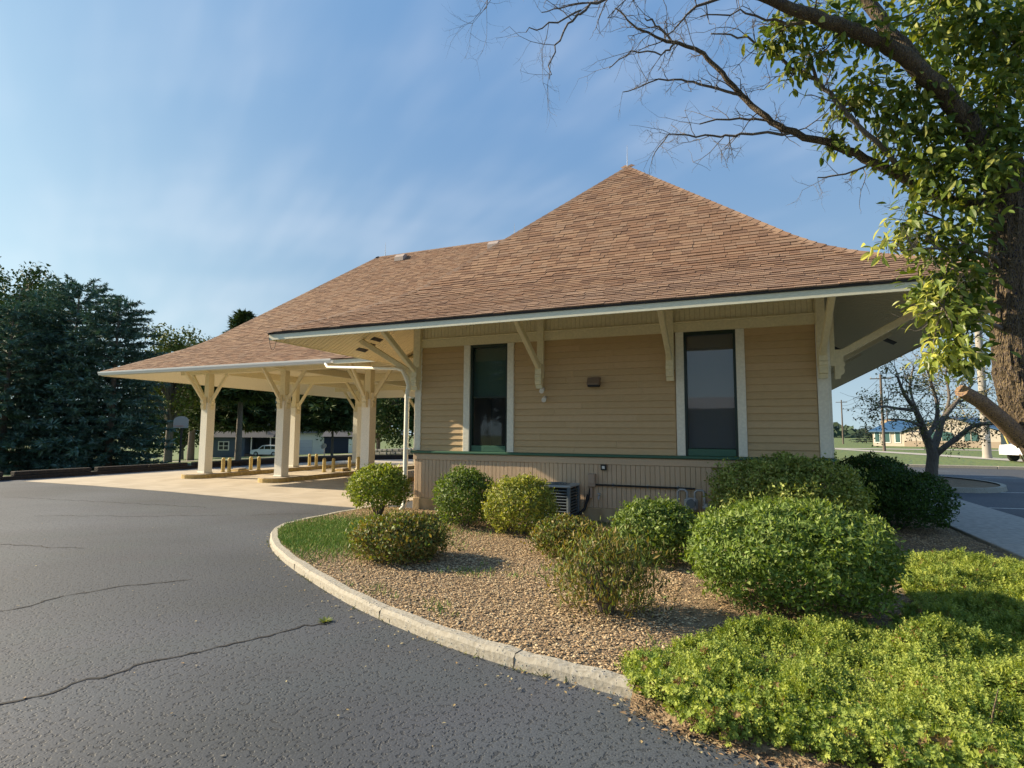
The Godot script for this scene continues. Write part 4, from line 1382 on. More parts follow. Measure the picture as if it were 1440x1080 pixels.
func sprig_mesh(n: int) -> ArrayMesh:
	# a feathery juniper shoot about one unit long: short scaly blades set all round a bending stem
	var m := MB.new()
	var r := RandomNumberGenerator.new()
	r.seed = 77 + n
	for i in n:
		var t := (i + 0.5) / n
		var p := Vector3(0.0, t * 0.95, 0.10 * t * t)
		var a := i * 2.4 + r.randf()
		var o := Vector3(cos(a), 0, sin(a))
		var l := lerpf(0.42, 0.14, t) * r.randf_range(0.7, 1.2)
		var dir := (o + Vector3.UP * r.randf_range(0.5, 1.1)).normalized()
		m.col = Color(1, 1, 1)
		m.leaf(p, dir, (Vector3.UP - dir * dir.y + o * 0.2).normalized(), l, l * 0.42)
		var sd := o.cross(Vector3.UP)
		m.leaf(p + dir * l * 0.35, (dir + sd * 0.8).normalized(), Vector3.UP, l * 0.55, l * 0.24)
		m.leaf(p + dir * l * 0.35, (dir - sd * 0.8).normalized(), Vector3.UP, l * 0.55, l * 0.24)
	return m.mesh()

func junipers() -> void:
	rng.seed = 55
	var fn := FastNoiseLite.new()
	fn.seed = 21
	fn.frequency = 0.55
	fn.fractal_octaves = 3
	var zone := PackedVector2Array([Vector2(5.6, 6.36), Vector2(5.42, 6.0), Vector2(5.75, 5.45), Vector2(6.1, 5.0), Vector2(6.6, 4.75), Vector2(7.3, 4.4), Vector2(7.65, 3.7), Vector2(7.7, 2.8), Vector2(7.75, 1.75), Vector2(8.2, 1.35), Vector2(9.3, 1.25), Vector2(9.38, 3.0), Vector2(9.38, 6.7), Vector2(7.5, 6.7), Vector2(6.4, 6.62), Vector2(6.0, 6.5)])
	var shoots := [sprig_mesh(9), sprig_mesh(11)]
	var mats := [[], []]
	var cols := [[], []]
	var n := 0
	var tries := 0
	while n < 36000 and tries < 300000:
		tries += 1
		var p := Vector2(rng.randf_range(5.4, 9.4), rng.randf_range(1.2, 6.75))
		if not Geometry2D.is_point_in_polygon(p, zone): continue
		var near := 1.0 if p.y > 3.6 else 0.55
		if rng.randf() > near: continue
		n += 1
		var edge := 1.0
		for i in zone.size():
			var q := Geometry2D.get_closest_point_to_segment(p, zone[i], zone[(i + 1) % zone.size()])
			edge = minf(edge, q.distance_to(p) / 0.4)
		var hill := lerpf(0.45, 1.0, sqrt(clampf(edge, 0, 1)))
		var hgt := (0.13 + 0.13 * fn.get_noise_2d(p.x, p.y) + 0.16 * fn.get_noise_2d(p.x * 3.4, p.y * 3.4)) * hill
		if hgt < 0.035 and rng.randf() < 0.6: continue
		hgt = maxf(hgt, 0.03)
		var e := 0.08
		var gx := fn.get_noise_2d((p.x + e) * 2, p.y * 2) - fn.get_noise_2d(p.x * 2, p.y * 2)
		var gz := fn.get_noise_2d(p.x * 2, (p.y + e) * 2) - fn.get_noise_2d(p.x * 2, p.y * 2)
		var dp := rng.randf()
		var lower := dp * dp * 0.14
		var up := Vector3(-gx * 3 + rng.randfn(0, 0.55), 0.9, -gz * 3 + rng.randfn(0, 0.55) + 0.15).normalized()
		var x := up.cross(Vector3(rng.randfn(), rng.randfn(), rng.randfn())).normalized()
		var s := rng.randf_range(0.055, 0.115)
		var b := Basis(x, up, x.cross(up)).scaled(Vector3(s, s, s))
		var k := rng.randi() % 2
		mats[k].append(Transform3D(b, Vector3(p.x, 0.06 + maxf(0.0, hgt - lower - s * 0.4), p.y)))
		var tone := Color(0.15, 0.24, 0.05).lerp(Color(0.46, 0.52, 0.11), rng.randf())
		if rng.randf() < 0.012: tone = Color(0.30, 0.17, 0.07)
		cols[k].append(tone)
	for i in 2600:
		# shoots spilling over the front edge
		var p := Vector2(rng.randf_range(5.55, 9.3), 0)
		for k in bed_edge.size() - 1:
			if p.x >= bed_edge[k].x and p.x <= bed_edge[k + 1].x: p.y = lerpf(bed_edge[k].y, bed_edge[k + 1].y, inverse_lerp(bed_edge[k].x, bed_edge[k + 1].x, p.x))
		var bulge := fn.get_noise_2d(p.x * 2.5, 40.0) * 0.16
		p.y += rng.randf_range(-0.25, 0.10) + bulge
		var up := Vector3(rng.randfn(0, 0.5), rng.randf_range(0.1, 0.8), 0.8).normalized()
		var x := up.cross(Vector3(rng.randfn(), rng.randfn(), rng.randfn())).normalized()
		var s := rng.randf_range(0.06, 0.12)
		mats[i % 2].append(Transform3D(Basis(x, up, x.cross(up)).scaled(Vector3(s, s, s)), Vector3(p.x, rng.randf_range(0.03, 0.20), p.y)))
		cols[i % 2].append(Color(0.15, 0.24, 0.05).lerp(Color(0.46, 0.52, 0.11), rng.randf()) if rng.randf() < 0.9 else Color(0.26, 0.17, 0.08))
	var t := thing("juniper_mat", "bright green spreading juniper mat filling the corner of the bed", "juniper", Vector3(7.5, 0.07, 4.0))
	t.set_meta("kind", "stuff")
	for k in 2:
		for i in mats[k].size(): mats[k][i].origin -= Vector3(7.5, 0.07, 4.0)
		scatter("shoots", "", shoots[k], M.leaf, mats[k], cols[k], t)
	# runners and dead twigs at the front edge
	for i in 40:
		var m := MB.new()
		var a := Vector3(rng.randf_range(5.7, 9.0), 0.08, rng.randf_range(6.1, 6.5)) - Vector3(7.5, 0.07, 4.0)
		var d := Vector3(rng.randf_range(-1, 1), rng.randf_range(0.0, 0.4), rng.randf_range(0, 0.6)).normalized() * rng.randf_range(0.12, 0.35)
		m.tube([a, a + d * 0.5 + Vector3(0, 0.02, 0), a + d], [0.006, 0.005, 0.002], 4)
		part("runner", m, M.bark, t)

func twig(m: MB, p: Vector3, d: Vector3, l: float, r: float, depth: int, tips: Array) -> void:
	var pts := [p]
	var rr := [r]
	var q := p
	var dd := d
	var steps := 4
	for i in steps:
		dd = (dd + Vector3(rng.randfn(), rng.randfn(), rng.randfn()) * 0.22).normalized()
		q += dd * l / steps
		pts.append(q)
		rr.append(lerpf(r, r * 0.45, (i + 1.0) / steps))
		if depth > 0:
			var n := 1 if rng.randf() < 0.75 else 2
			for k in n:
				var sd := (dd * 0.75 + Vector3(rng.randfn(), rng.randfn(), rng.randfn()) * 0.75).normalized()
				twig(m, q, sd, l * rng.randf_range(0.35, 0.6), r * 0.5, depth - 1, tips)
	m.tube(pts, rr, 5 if depth > 0 else 4, false)
	tips.append([q, dd])

func near_tree() -> void:
	rng.seed = 900
	var base := at(1600, 930, 4.5) * Vector3(1, 0, 1) + Vector3(0, 0.07, 0)
	var t := thing("near_tree", "leafy tree with flaking bark and long bare branches standing over the junipers", "tree", base)
	var D := 4.5
	var pxy := func(x: float, y: float, d: float) -> Vector3: return at(x, y, d) - base
	# trunk
	var tr := MB.new()
	var tp := []
	var trr := []
	for q in [[1600, 1010, 34], [1570, 880, 32], [1530, 760, 30], [1492, 675, 28], [1456, 605, 27], [1434, 550, 26], [1422, 480, 23], [1420, 400, 22], [1421, 330, 24], [1418, 270, 27], [1412, 225, 20]]:
		tp.append(pxy.call(q[0], q[1], D)); trr.append(q[2] / F_PX * D)
	# irregular rings
	trunk_tube(tr, tp, trr, 14)
	part("trunk", tr, M.bark, t)
	# flaking bark plates
	for i in 70:
		var s := rng.randf_range(1.5, 8.0)
		var k := mini(int(s), tp.size() - 2)
		var c: Vector3 = (tp[k] as Vector3).lerp(tp[k + 1], s - k)
		var r: float = lerpf(trr[k], trr[k + 1], s - k)
		var axis: Vector3 = (tp[k + 1] - tp[k]).normalized()
		var a := rng.randf() * TAU
		var o := Vector3(cos(a), 0, sin(a))
		o = (o - axis * o.dot(axis)).normalized()
		var m := MB.new()
		m.bevel(c + o * (r + 0.002), Vector3(rng.randf_range(0.02, 0.045), rng.randf_range(0.05, 0.14), 0.012), 0.005, Basis(axis.cross(o), axis, o) * Basis(Vector3.RIGHT, rng.randf_range(-0.12, 0.12)))
		part("bark_plate", m, M.bark, t)
	# sawn stub
	var st := MB.new()
	st.tube([pxy.call(1436, 618, D), pxy.call(1410, 592, D - 0.05), pxy.call(1380, 566, D - 0.12), pxy.call(1352, 550, D - 0.18)], [0.075, 0.062, 0.056, 0.050], 10)
	part("sawn_stub", st, textured(mat(0.38, 0.25, 0.15, 0.9), M.bark.albedo_texture, Vector3(3, 3, 3)), t)
	# limbs: photo points with distance
	var limbs := [
		[[1415, 270, 4.5, 19], [1385, 215, 4.5, 18], [1350, 160, 4.45, 16], [1300, 105, 4.4, 15], [1240, 60, 4.3, 13], [1175, 35, 4.2, 12], [1115, 12, 4.1, 10], [1050, -15, 4.0, 9], [960, -60, 3.9, 7]],
		[[1300, 105, 4.4, 12], [1255, 50, 4.45, 12], [1215, 0, 4.5, 11], [1180, -60, 4.5, 10]],
		[[1414, 290, 4.5, 12], [1345, 283, 4.6, 10], [1290, 262, 4.7, 9], [1230, 230, 4.8, 8], [1180, 206, 4.85, 7], [1115, 187, 4.9, 6], [1078, 165, 4.95, 5.5], [1040, 132, 5.0, 4.8], [1009, 94, 5.0, 4.2], [984, 73, 5.0, 3.6], [946, 61, 5.0, 3.0], [918, 50, 5.0, 2.2], [890, 33, 5.0, 1.7], [865, 12, 5.0, 1.0]],
		[[946, 61, 5.0, 2.4], [929, 38, 4.95, 2.0], [907, 26, 4.9, 1.2]],
		[[947, 64, 5.0, 2.0], [929, 76, 5.0, 1.7], [890, 74, 5.05, 1.4], [857, 96, 5.1, 0.9]],
		[[1040, 134, 5.0, 2.6], [1001, 124, 5.05, 2.3], [968, 114, 5.1, 1.9], [926, 114, 5.1, 1.4], [876, 130, 5.1, 0.8]],
		[[1085, 172, 4.95, 2.2], [1040, 168, 5.0, 1.9], [984, 175, 5.0, 1.2]],
		[[1115, 187, 4.9, 2.6], [1040, 190, 4.95, 2.2], [1015, 192, 5.0, 1.9], [970, 192, 5.0, 1.5], [940, 191, 5.0, 1.2], [918, 222, 5.0, 0.8]],
		[[1290, 262, 4.7, 5], [1218, 186, 4.6, 4.5], [1184, 153, 4.6, 4.2], [1151, 114, 4.6, 3.8], [1115, 96, 4.6, 3.2], [1084, 72, 4.6, 2.6], [1040, 52, 4.6, 1.8], [1000, 48, 4.6, 1.2]],
		[[1151, 114, 4.6, 3.0], [1140, 80, 4.55, 2.6], [1130, 40, 4.5, 2.0], [1110, 5, 4.5, 1.6]],
		[[960, -60, 3.9, 4], [900, -22, 3.9, 3.2], [848, 0, 3.9, 2.6], [818, 17, 3.9, 2.2], [793, 44, 3.9, 1.7], [776, 86, 3.9, 1.2], [773, 112, 3.9, 0.7]],
		[[818, 15, 3.9, 1.8], [773, 36, 3.85, 1.4], [740, 46, 3.8, 0.8]],
		[[848, 0, 3.9, 1.6], [800, 12, 3.95, 1.2], [762, 18, 3.95, 0.8]],
		[[1230, 230, 4.8, 2.4], [1190, 245, 4.8, 1.6], [1150, 250, 4.8, 1.0]],
		[[1050, -15, 4.0, 3.2], [980, 10, 4.1, 2.4], [960, 30, 4.1, 1.6], [935, 55, 4.1, 0.9]],
		[[1175, 35, 4.2, 3], [1090, 30, 4.2, 2.2], [1040, 18, 4.2, 1.6], [985, 24, 4.2, 1.0]],
		[[960, -60, 3.9, 2.4], [780, -60, 3.8, 1.8], [700, -20, 3.8, 1.2], [680, 15, 3.8, 0.7]],
		[[1385, 215, 4.5, 8], [1420, 120, 4.7, 7], [1440, 40, 4.8, 6], [1455, -40, 4.9, 5]],
		[[1418, 380, 4.5, 5], [1370, 350, 4.4, 3.5], [1320, 350, 4.3, 2.2], [1260, 352, 4.3, 1.2]],
		[[1418, 470, 4.5, 5], [1370, 440, 4.35, 3], [1320, 425, 4.25, 1.6]],
		[[1418, 300, 4.5, 5], [1360, 320, 4.6, 3], [1300, 300, 4.6, 1.6]],
	]
	var leaf_at := []
	for li in limbs.size():
		var m := MB.new()
		var pts := []
		var rr := []
		for q in limbs[li]:
			pts.append(pxy.call(q[0], q[1], q[2])); rr.append(0.76 * q[3] / F_PX * q[2])
		var sm := []
		var sr := []
		for i in pts.size() - 1:
			for s in 4:
				var u := s / 4.0
				sm.append((pts[i] as Vector3).cubic_interpolate(pts[i + 1], pts[maxi(i - 1, 0)], pts[mini(i + 2, pts.size() - 1)], u) + Vector3(rng.randfn(), rng.randfn(), rng.randfn()) * 0.008)
				sr.append(lerpf(rr[i], rr[i + 1], u))
		sm.append(pts[-1]); sr.append(rr[-1])
		m.tube(sm, sr, 9 if rr[0] > 0.03 else 6, true)
		# side twigs
		var tips := []
		for i in range(2, sm.size()):
			if rng.randf() < (0.62 if sr[i] < 0.03 else 0.25):
				var d: Vector3 = (sm[i] - sm[i - 1]).normalized()
				var o := Vector3(rng.randfn(), rng.randfn(), rng.randfn()).normalized()
				twig(m, sm[i], (d * 0.7 + o * 0.8).normalized(), rng.randf_range(0.16, 0.42), minf(sr[i] * 0.45, 0.006), 1 if rng.randf() < 0.65 else 2, tips)
		part("limb", m, M.bark if rr[0] > 0.025 else M.bark_grey, t)
		leaf_at.append([sm, tips])
	# leaves in clusters: [x, y, distance, spread px, count]
	var cl := [[1100, 45, 4.4, 26, 34], [1085, 62, 4.5, 22, 22], [1150, 75, 4.4, 30, 40], [1190, 20, 4.3, 32, 46], [1130, 20, 4.3, 26, 26], [1215, 125, 4.6, 36, 70], [1190, 145, 4.7, 26, 34], [1255, 165, 4.6, 36, 80], [1285, 125, 4.5, 30, 50], [1230, 45, 4.3, 30, 40], [1310, 40, 4.5, 40, 90], [1370, 30, 4.6, 45, 150], [1420, 60, 4.6, 45, 170], [1340, 90, 4.7, 35, 70], [1400, 130, 4.5, 42, 160], [1360, 190, 4.6, 40, 110], [1425, 190, 4.4, 36, 120], [1305, 190, 4.6, 36, 100], [1260, 220, 4.7, 26, 40], [1310, 235, 4.5, 36, 90], [1350, 260, 4.4, 38, 110], [1290, 290, 4.5, 24, 36], [1395, 235, 4.3, 30, 70], [1270, 318, 4.4, 20, 34], [1250, 345, 4.4, 20, 30], [1300, 340, 4.4, 26, 40], [1340, 330, 4.4, 34, 90], [1352, 352, 4.5, 30, 80], [1320, 390, 4.4, 32, 100], [1352, 400, 4.4, 28, 100], [1372, 300, 4.4, 26, 60], [1310, 430, 4.35, 28, 80], [1345, 450, 4.3, 28, 90], [1335, 490, 4.3, 28, 70], [1360, 500, 4.3, 24, 50], [1310, 505, 4.3, 16, 20], [1180, 200, 4.8, 18, 14], [1110, 110, 4.6, 18, 12], [1440, 10, 4.8, 40, 120], [1330, -10, 4.5, 50, 120]]
	var pal := [Color(0.12, 0.175, 0.034), Color(0.16, 0.225, 0.045), Color(0.22, 0.27, 0.055), Color(0.29, 0.31, 0.08), Color(0.085, 0.135, 0.03)]
	var lv := []
	for q in cl:
		var tw := MB.new()
		var c: Vector3 = pxy.call(q[0], q[1], q[2])
		for i in int(q[4] * (3.0 if q[1] < 260 else 1.8)):
			var o := Vector3(rng.randfn(), rng.randfn(), rng.randfn()) * 0.5
			var p: Vector3 = c + o * q[3] / F_PX * q[2] * Vector3(1.1, 1.0, 1.1)
			var dir := (o * 0.6 + Vector3(rng.randfn(), rng.randfn() - 0.9, rng.randfn()) * 0.5).normalized()
			var nn := (Vector3(rng.randfn() * 0.7 - 0.4, 1.0, rng.randfn() * 0.7)).normalized()
			nn = (nn - dir * nn.dot(dir)).normalized()
			lv.append([p, dir, nn, rng.randf_range(0.06, 0.115), pal[rng.randi() % 5] * rng.randf_range(0.8, 1.25)])
		# the twigs that carry the cluster
		for i in 5:
			var e: Vector3 = c + Vector3(rng.randfn(), rng.randfn(), rng.randfn()) * 0.5 * q[3] / F_PX * q[2]
			tw.tube([c + Vector3(0.05, 0.03, 0.0), c.lerp(e, 0.5) + Vector3(0, 0.02, 0), e], [0.004, 0.003, 0.0015], 4, false)
		# join to the closest limb point
		var best := Vector3.ZERO
		var bd := 1e9
		for L in leaf_at:
			for p in L[0]:
				var dd: float = (p as Vector3).distance_squared_to(c)
				if dd < bd:
					bd = dd; best = p
		var mid := best.lerp(c, 0.5) + Vector3(rng.randfn(), rng.randfn(), rng.randfn()) * 0.04
		tw.tube([best, mid, c, c + Vector3(0.05, 0.03, 0)], [0.008, 0.006, 0.004, 0.004], 5, false)
		part("leaf_twig", tw, M.bark_grey, t)
	lv.sort_custom(func(a, b): return (a[0] + base).distance_squared_to(cam_pos) < (b[0] + base).distance_squared_to(cam_pos))
	var rest := MB.new()
	var mats := []
	for k in pal:
		var mm := mat(k.r, k.g, k.b, 0.42)
		mm.backlight_enabled = true
		mm.backlight = Color(0.85, 0.85, 0.42)
		mats.append(mm)
	var lm := MB.new()
	big_leaf(lm, Vector3.ZERO, Vector3(0, 0, 1), Vector3.UP, 1.0)
	var lmesh := lm.mesh()
	for i in lv.size():
		var q: Array = lv[i]
		if i < 300:
			var o := put("leaf", lmesh, mats[i % 5], t)
			var s: float = q[3]
			o.transform = Transform3D(Basis((q[2] as Vector3).cross(q[1]), q[2], q[1]).scaled(Vector3(s, s, s)), q[0])
		else:
			rest.col = q[4]
			big_leaf(rest, q[0], q[1], q[2], q[3])
	part("leaves", rest, M.leaf, t, "stuff")

func big_leaf(m: MB, p: Vector3, dir: Vector3, nn: Vector3, l: float) -> void:
	# pointed oval blade, folded at the midrib and curling down at the tip
	var s := dir.cross(nn).normalized()
	var rows := []
	var ws := [0.0, 0.15, 0.20, 0.15, 0.0]
	for i in 5:
		var t := i / 4.0
		var c := p + dir * l * t - nn * l * 0.16 * t * t
		rows.append([c - s * ws[i] * l + nn * ws[i] * l * 0.35, c, c + s * ws[i] * l + nn * ws[i] * l * 0.35])
	for i in 4:
		if i > 0: m.tri(rows[i][1], rows[i][0], rows[i + 1][1])
		m.tri(rows[i][0], rows[i + 1][0], rows[i + 1][1]) if i < 3 else null
		if i > 0: m.tri(rows[i][2], rows[i][1], rows[i + 1][1])
		m.tri(rows[i + 1][2], rows[i][2], rows[i + 1][1]) if i < 3 else null

func trunk_tube(m: MB, pts: Array, rad: Array, sides: int) -> void:
	var fn := FastNoiseLite.new()
	fn.seed = 31
	fn.frequency = 1.0
	fn.fractal_octaves = 3
	var sm := []
	var sr := []
	for i in pts.size() - 1:
		for s in 10:
			var u := s / 10.0
			sm.append((pts[i] as Vector3).cubic_interpolate(pts[i + 1], pts[maxi(i - 1, 0)], pts[mini(i + 2, pts.size() - 1)], u))
			sr.append(lerpf(rad[i], rad[i + 1], u))
	sm.append(pts[-1]); sr.append(rad[-1])
	var rings := []
	var n := 40
	for i in sm.size():
		var ring := PackedVector3Array()
		for k in n + 1:
			var a := TAU * (k % n) / n
			var o := Vector3(cos(a), 0, sin(a))
			var q := o * 3.0
			var bump := fn.get_noise_3d(q.x, sm[i].y * 3.0, q.z) * 0.16 + absf(fn.get_noise_3d(q.x * 4.0, sm[i].y * 3.0, q.z * 4.0)) * 0.14
			ring.append(sm[i] + o * sr[i] * (0.94 + bump))
		rings.append(ring)
	for i in sm.size() - 1:
		for k in n:
			m.quad(rings[i][k + 1], rings[i][k], rings[i + 1][k], rings[i + 1][k + 1])

# ---------------------------------------------------------------- trees further off
func leafy_tree(called: String, label: String, p: Vector3, h: float, r: float, n: int, leaf: float, pal: Array, seed_: int, bare: float = 0.25, group: String = "trees behind the canopy") -> Node3D:
	rng.seed = seed_
	var t := thing(called, label, "tree", p, group)
	var tr := MB.new()
	var top := Vector3(rng.randfn() * 0.3, h * 0.62, rng.randfn() * 0.3)
	tr.tube([Vector3(0, -0.1, 0), Vector3(0.02, h * bare, 0), top * 0.7, top], [h * 0.028, h * 0.022, h * 0.014, h * 0.006], 9)
	part("trunk", tr, M.bark_grey, t)
	var lb := MB.new()
	var m := MB.new()
	var clumps := []
	var nc := int(26 + h * 2.0)
	for i in nc:
		var d := Vector3(rng.randfn(), rng.randfn(), rng.randfn()).normalized() * pow(rng.randf(), 0.4)
		var c := Vector3(d.x * r, h * (bare + (1.0 - bare) * (0.5 + d.y * 0.46)), d.z * r)
		clumps.append([c, r * rng.randf_range(0.20, 0.38)])
		var f := Vector3(0, h * rng.randf_range(bare, 0.6), 0)
		lb.tube([f, f.lerp(c, 0.5) + Vector3(0, 0.06 * h, 0), c], [h * 0.008, h * 0.005, h * 0.002], 5, false)
	part("limbs", lb, M.bark_grey, t)
	for i in n:
		var k: Array = clumps[rng.randi() % nc]
		var d := Vector3(rng.randfn(), rng.randfn() * 0.8, rng.randfn()).normalized()
		var q: Vector3 = k[0] + d * k[1] * sqrt(rng.randf()) * 1.1
		var nn := (d + Vector3(rng.randfn(), rng.randfn() + 0.4, rng.randfn()) * 0.7).normalized()
		var dir := nn.cross(Vector3(rng.randfn(), rng.randfn(), rng.randfn())).normalized()
		m.col = pal[rng.randi() % pal.size()] * rng.randf_range(0.75, 1.25)
		var l := leaf * rng.randf_range(0.6, 1.3)
		m.leaf(q, dir, nn, l, l * 0.6)
	part("crown", m, M.leaf_matte, t, "stuff")
	return t

func conifer(called: String, label: String, p: Vector3, h: float, r: float, pal: Array, seed_: int, opt: Dictionary = {}) -> void:
	rng.seed = seed_
	var t := thing(called, label, "tree", p, opt.get("group", "evergreens beyond the asphalt"))
	var tr := MB.new()
	tr.tube([Vector3(0, -0.2, 0), Vector3(0, h * 0.4, 0), Vector3(0.05, h, 0)], [h * 0.022, h * 0.015, h * 0.002], 9)
	part("trunk", tr, M.bark_grey, t)
	var m := MB.new()
	var bm := MB.new()
	var bare: float = opt.get("bare", 0.06)
	var blunt: float = opt.get("blunt", 0.7)
	var dens: float = opt.get("density", 1.0)
	var whorls := int(h * 2.6)
	for w in whorls:
		var f := (w + rng.randf() * 0.6) / whorls
		var y := h * (bare + (0.99 - bare) * f)
		var len_ := r * pow(1.0 - f, blunt) * rng.randf_range(0.85, 1.1) + 0.12
		var nb := int((9 + 5 * (1.0 - f)) * opt.get("arms", 1.0))
		for b in nb:
			var a := TAU * (b + rng.randf()) / nb
			var o := Vector3(cos(a), 0, sin(a))
			var l := len_ * rng.randf_range(0.7, 1.12)
			var rise: float = lerpf(-0.10, 0.55, f) + opt.get("rise", 0.0)
			var pts := [Vector3(0, y, 0), Vector3(0, y, 0) + o * l * 0.5 + Vector3.UP * l * rise * 0.35, Vector3(0, y, 0) + o * l + Vector3.UP * l * (rise * 0.6 - 0.05)]
			bm.tube(pts, [0.03 * (1.1 - f), 0.02 * (1.1 - f), 0.006], 4, false)
			var sd := o.cross(Vector3.UP)
			var ns := int((5 + l * 7.0) * dens)
			for s in ns:
				var u := lerpf(0.22, 1.0, (s + rng.randf()) / ns)
				var q: Vector3 = (pts[0] as Vector3).lerp(pts[1], u * 2) if u < 0.5 else (pts[1] as Vector3).lerp(pts[2], u * 2 - 1)
				var side := rng.randf_range(-1, 1)
				var dir := (o * 0.7 + sd * side * 1.1 + Vector3.UP * rng.randf_range(-0.35, 0.25)).normalized()
				var sl: float = (0.22 + 0.22 * l / r) * rng.randf_range(0.7, 1.3) * opt.get("spray", 1.0)
				m.col = pal[rng.randi() % pal.size()] * rng.randf_range(0.7, 1.3)
				for g in 4:
					var dd := (dir + Vector3(rng.randfn(), rng.randfn() * 0.7, rng.randfn()) * 0.45).normalized()
					m.leaf(q, dd, (Vector3.UP + Vector3(rng.randfn(), 0, rng.randfn()) * 0.6).normalized(), sl, sl * 0.22)
	# upright leaders at the top
	for i in int(opt.get("leaders", 1)):
		var a := rng.randf() * TAU
		var o := Vector3(cos(a), 0, sin(a)) * r * 0.34 * rng.randf() * (0.0 if i == 0 else 1.0)
		for g in 10:
			m.leaf(o + Vector3(0, h * rng.randf_range(0.93, 0.985), 0), Vector3(rng.randfn() * 0.2, 1, rng.randfn() * 0.2).normalized(), Vector3(rng.randfn(), 0, rng.randfn()).normalized(), rng.randf_range(0.3, 0.55), 0.07)
	part("boughs", bm, M.bark_grey, t)
	part("needles", m, M.leaf_matte, t, "stuff")

func on_ground(x: float, y_top: float, d: float) -> Array:
	# a tree seen at column x, d metres off, with its top at y_top: its foot on the ground and its height
	var top := at(x, y_top, d)
	var g := ground_y(top.x, top.z)
	return [Vector3(top.x, g, top.z), top.y - g]

func left_background() -> void:
	var blue := [Color(0.09, 0.17, 0.135), Color(0.12, 0.21, 0.175), Color(0.07, 0.14, 0.10), Color(0.155, 0.24, 0.21)]
	var pine := [Color(0.07, 0.11, 0.035), Color(0.10, 0.145, 0.05), Color(0.055, 0.085, 0.03)]
	var gre := [Color(0.045, 0.08, 0.022), Color(0.065, 0.105, 0.028), Color(0.09, 0.13, 0.04)]
	var spr := [[20, 432, 30.0, 3.7, 201], [112, 402, 33.0, 4.2, 202], [168, 424, 31.0, 2.9, 203], [70, 418, 36.0, 3.8, 204]]
	var sl := ["blue spruce at the open end of the spruce row", "broad tallest blue spruce in the middle of the row", "blue spruce in the row next to the canopy roof", "blue spruce set back behind the row"]
	for i in spr.size():
		var s: Array = spr[i]
		var g := on_ground(s[0], s[1], s[2])
		conifer("blue_spruce", sl[i], g[0], g[1], s[3], blue, s[4], {"blunt": 0.27, "leaders": 12, "density": 2.4, "spray": 0.74, "bare": 0.04, "group": "blue spruces beyond the asphalt"})
	var pn := [[340, 545, 58.0, 5.0, 211, "wide pine in front of the blue-grey house"], [470, 548, 58.0, 4.6, 212, "bushy pine beside the white garage"], [345, 437, 46.0, 2.6, 213, "tall pine poking up behind the canopy roof"]]
	for s in pn:
		var g := on_ground(s[0], s[1], s[2])
		conifer("pine_tree", s[5], g[0], g[1], s[3], pine, s[4], {"blunt": 0.3 if s[4] < 213 else 0.6, "bare": 0.38 if s[4] < 213 else 0.4, "density": 0.9, "spray": 1.6, "rise": 0.25, "group": "pines behind the canopy"})
	var dt := [[10, 352, 44.0, 4.2, "tall dark leafy tree behind the spruces at the lot's end", gre], [48, 358, 47.0, 3.0, "loose-crowned tree rising above the spruces", gre], [248, 452, 52.0, 3.2, "yellow-green tree between spruces and canopy roof", [Color(0.14, 0.17, 0.035), Color(0.10, 0.13, 0.03), Color(0.18, 0.20, 0.05)]], [278, 470, 60.0, 3.0, "pale thin tree behind the canopy roof edge", [Color(0.09, 0.12, 0.045), Color(0.12, 0.15, 0.06)]], [215, 520, 75.0, 5.0, "dark tree shading the lawn behind the basketball hoop", gre], [262, 525, 84.0, 5.5, "dark tree by the far lawn and driveway", gre], [300, 500, 105.0, 7.0, "large dark tree behind the blue-grey house", gre], [370, 500, 110.0, 8.0, "large dark tree behind the parked car", gre], [440, 500, 105.0, 8.0, "large dark tree behind the white garage", gre], [500, 510, 95.0, 7.0, "dense dark tree behind the satellite dish", gre], [535, 505, 70.0, 4.5, "dense dark tree above the stone wall", gre], [575, 500, 66.0, 4.5, "dense dark tree nearest the station above the stone wall", gre], [610, 500, 70.0, 5.0, "dark tree hidden partly by the station corner", gre]]
	for i in dt.size():
		var s: Array = dt[i]
		var g := on_ground(s[0], s[1], s[2])
		leafy_tree("leafy_tree", s[4], g[0], g[1], s[3], 7000, 0.30 if s[2] < 65 else 0.42, s[5], 300 + i, 0.06 if s[2] > 62 else 0.25)
	# road across the lawn
	var rd := MB.new()
	var rp := [[-120.0, -8.0], [-60.0, -22.0], [-44.0, -30.0], [-36.0, -40.0], [-30.0, -60.0], [-20.0, -110.0]]
	for i in rp.size() - 1:
		var p := Vector2(rp[i][0], rp[i][1])
		var q := Vector2(rp[i + 1][0], rp[i + 1][1])
		for s in 12:
			var a := p.lerp(q, s / 12.0)
			var b := p.lerp(q, (s + 1) / 12.0)
			var n := (q - p).normalized().orthogonal() * 2.6
			var f := func(v: Vector2) -> Vector3: return Vector3(v.x, ground_y(v.x, v.y) + 0.03, v.y)
			rd.quad(f.call(a - n), f.call(a + n), f.call(b + n), f.call(b - n)) if n.cross(b - a) > 0 else rd.quad(f.call(a + n), f.call(a - n), f.call(b - n), f.call(b + n))
	struct("road", "pale concrete road crossing the lawn behind the canopy", rd, M.walk)
	house()
	car()
	# basketball hoop
	var hp := at(253, 642, 30.0)
	hp.y = ground_y(hp.x, hp.z)
	var hoop := thing("basketball_hoop", "basketball hoop with a rounded white backboard on a dark pole", "basketball hoop", hp)
	one("pole", M.black, hoop, Vector3(0, 1.2, 0), Vector3(0.09, 2.4, 0.09), 0.02)
	one("base", M.black, hoop, Vector3(0, 0.06, 0), Vector3(0.7, 0.14, 0.9), 0.04)
	var bd := MB.new()
	var ring := []
	for k in 9:
		var a := PI * k / 8.0
		ring.append(Vector3(cos(a) * 0.38, 2.5 + sin(a) * 0.24, 0.08))
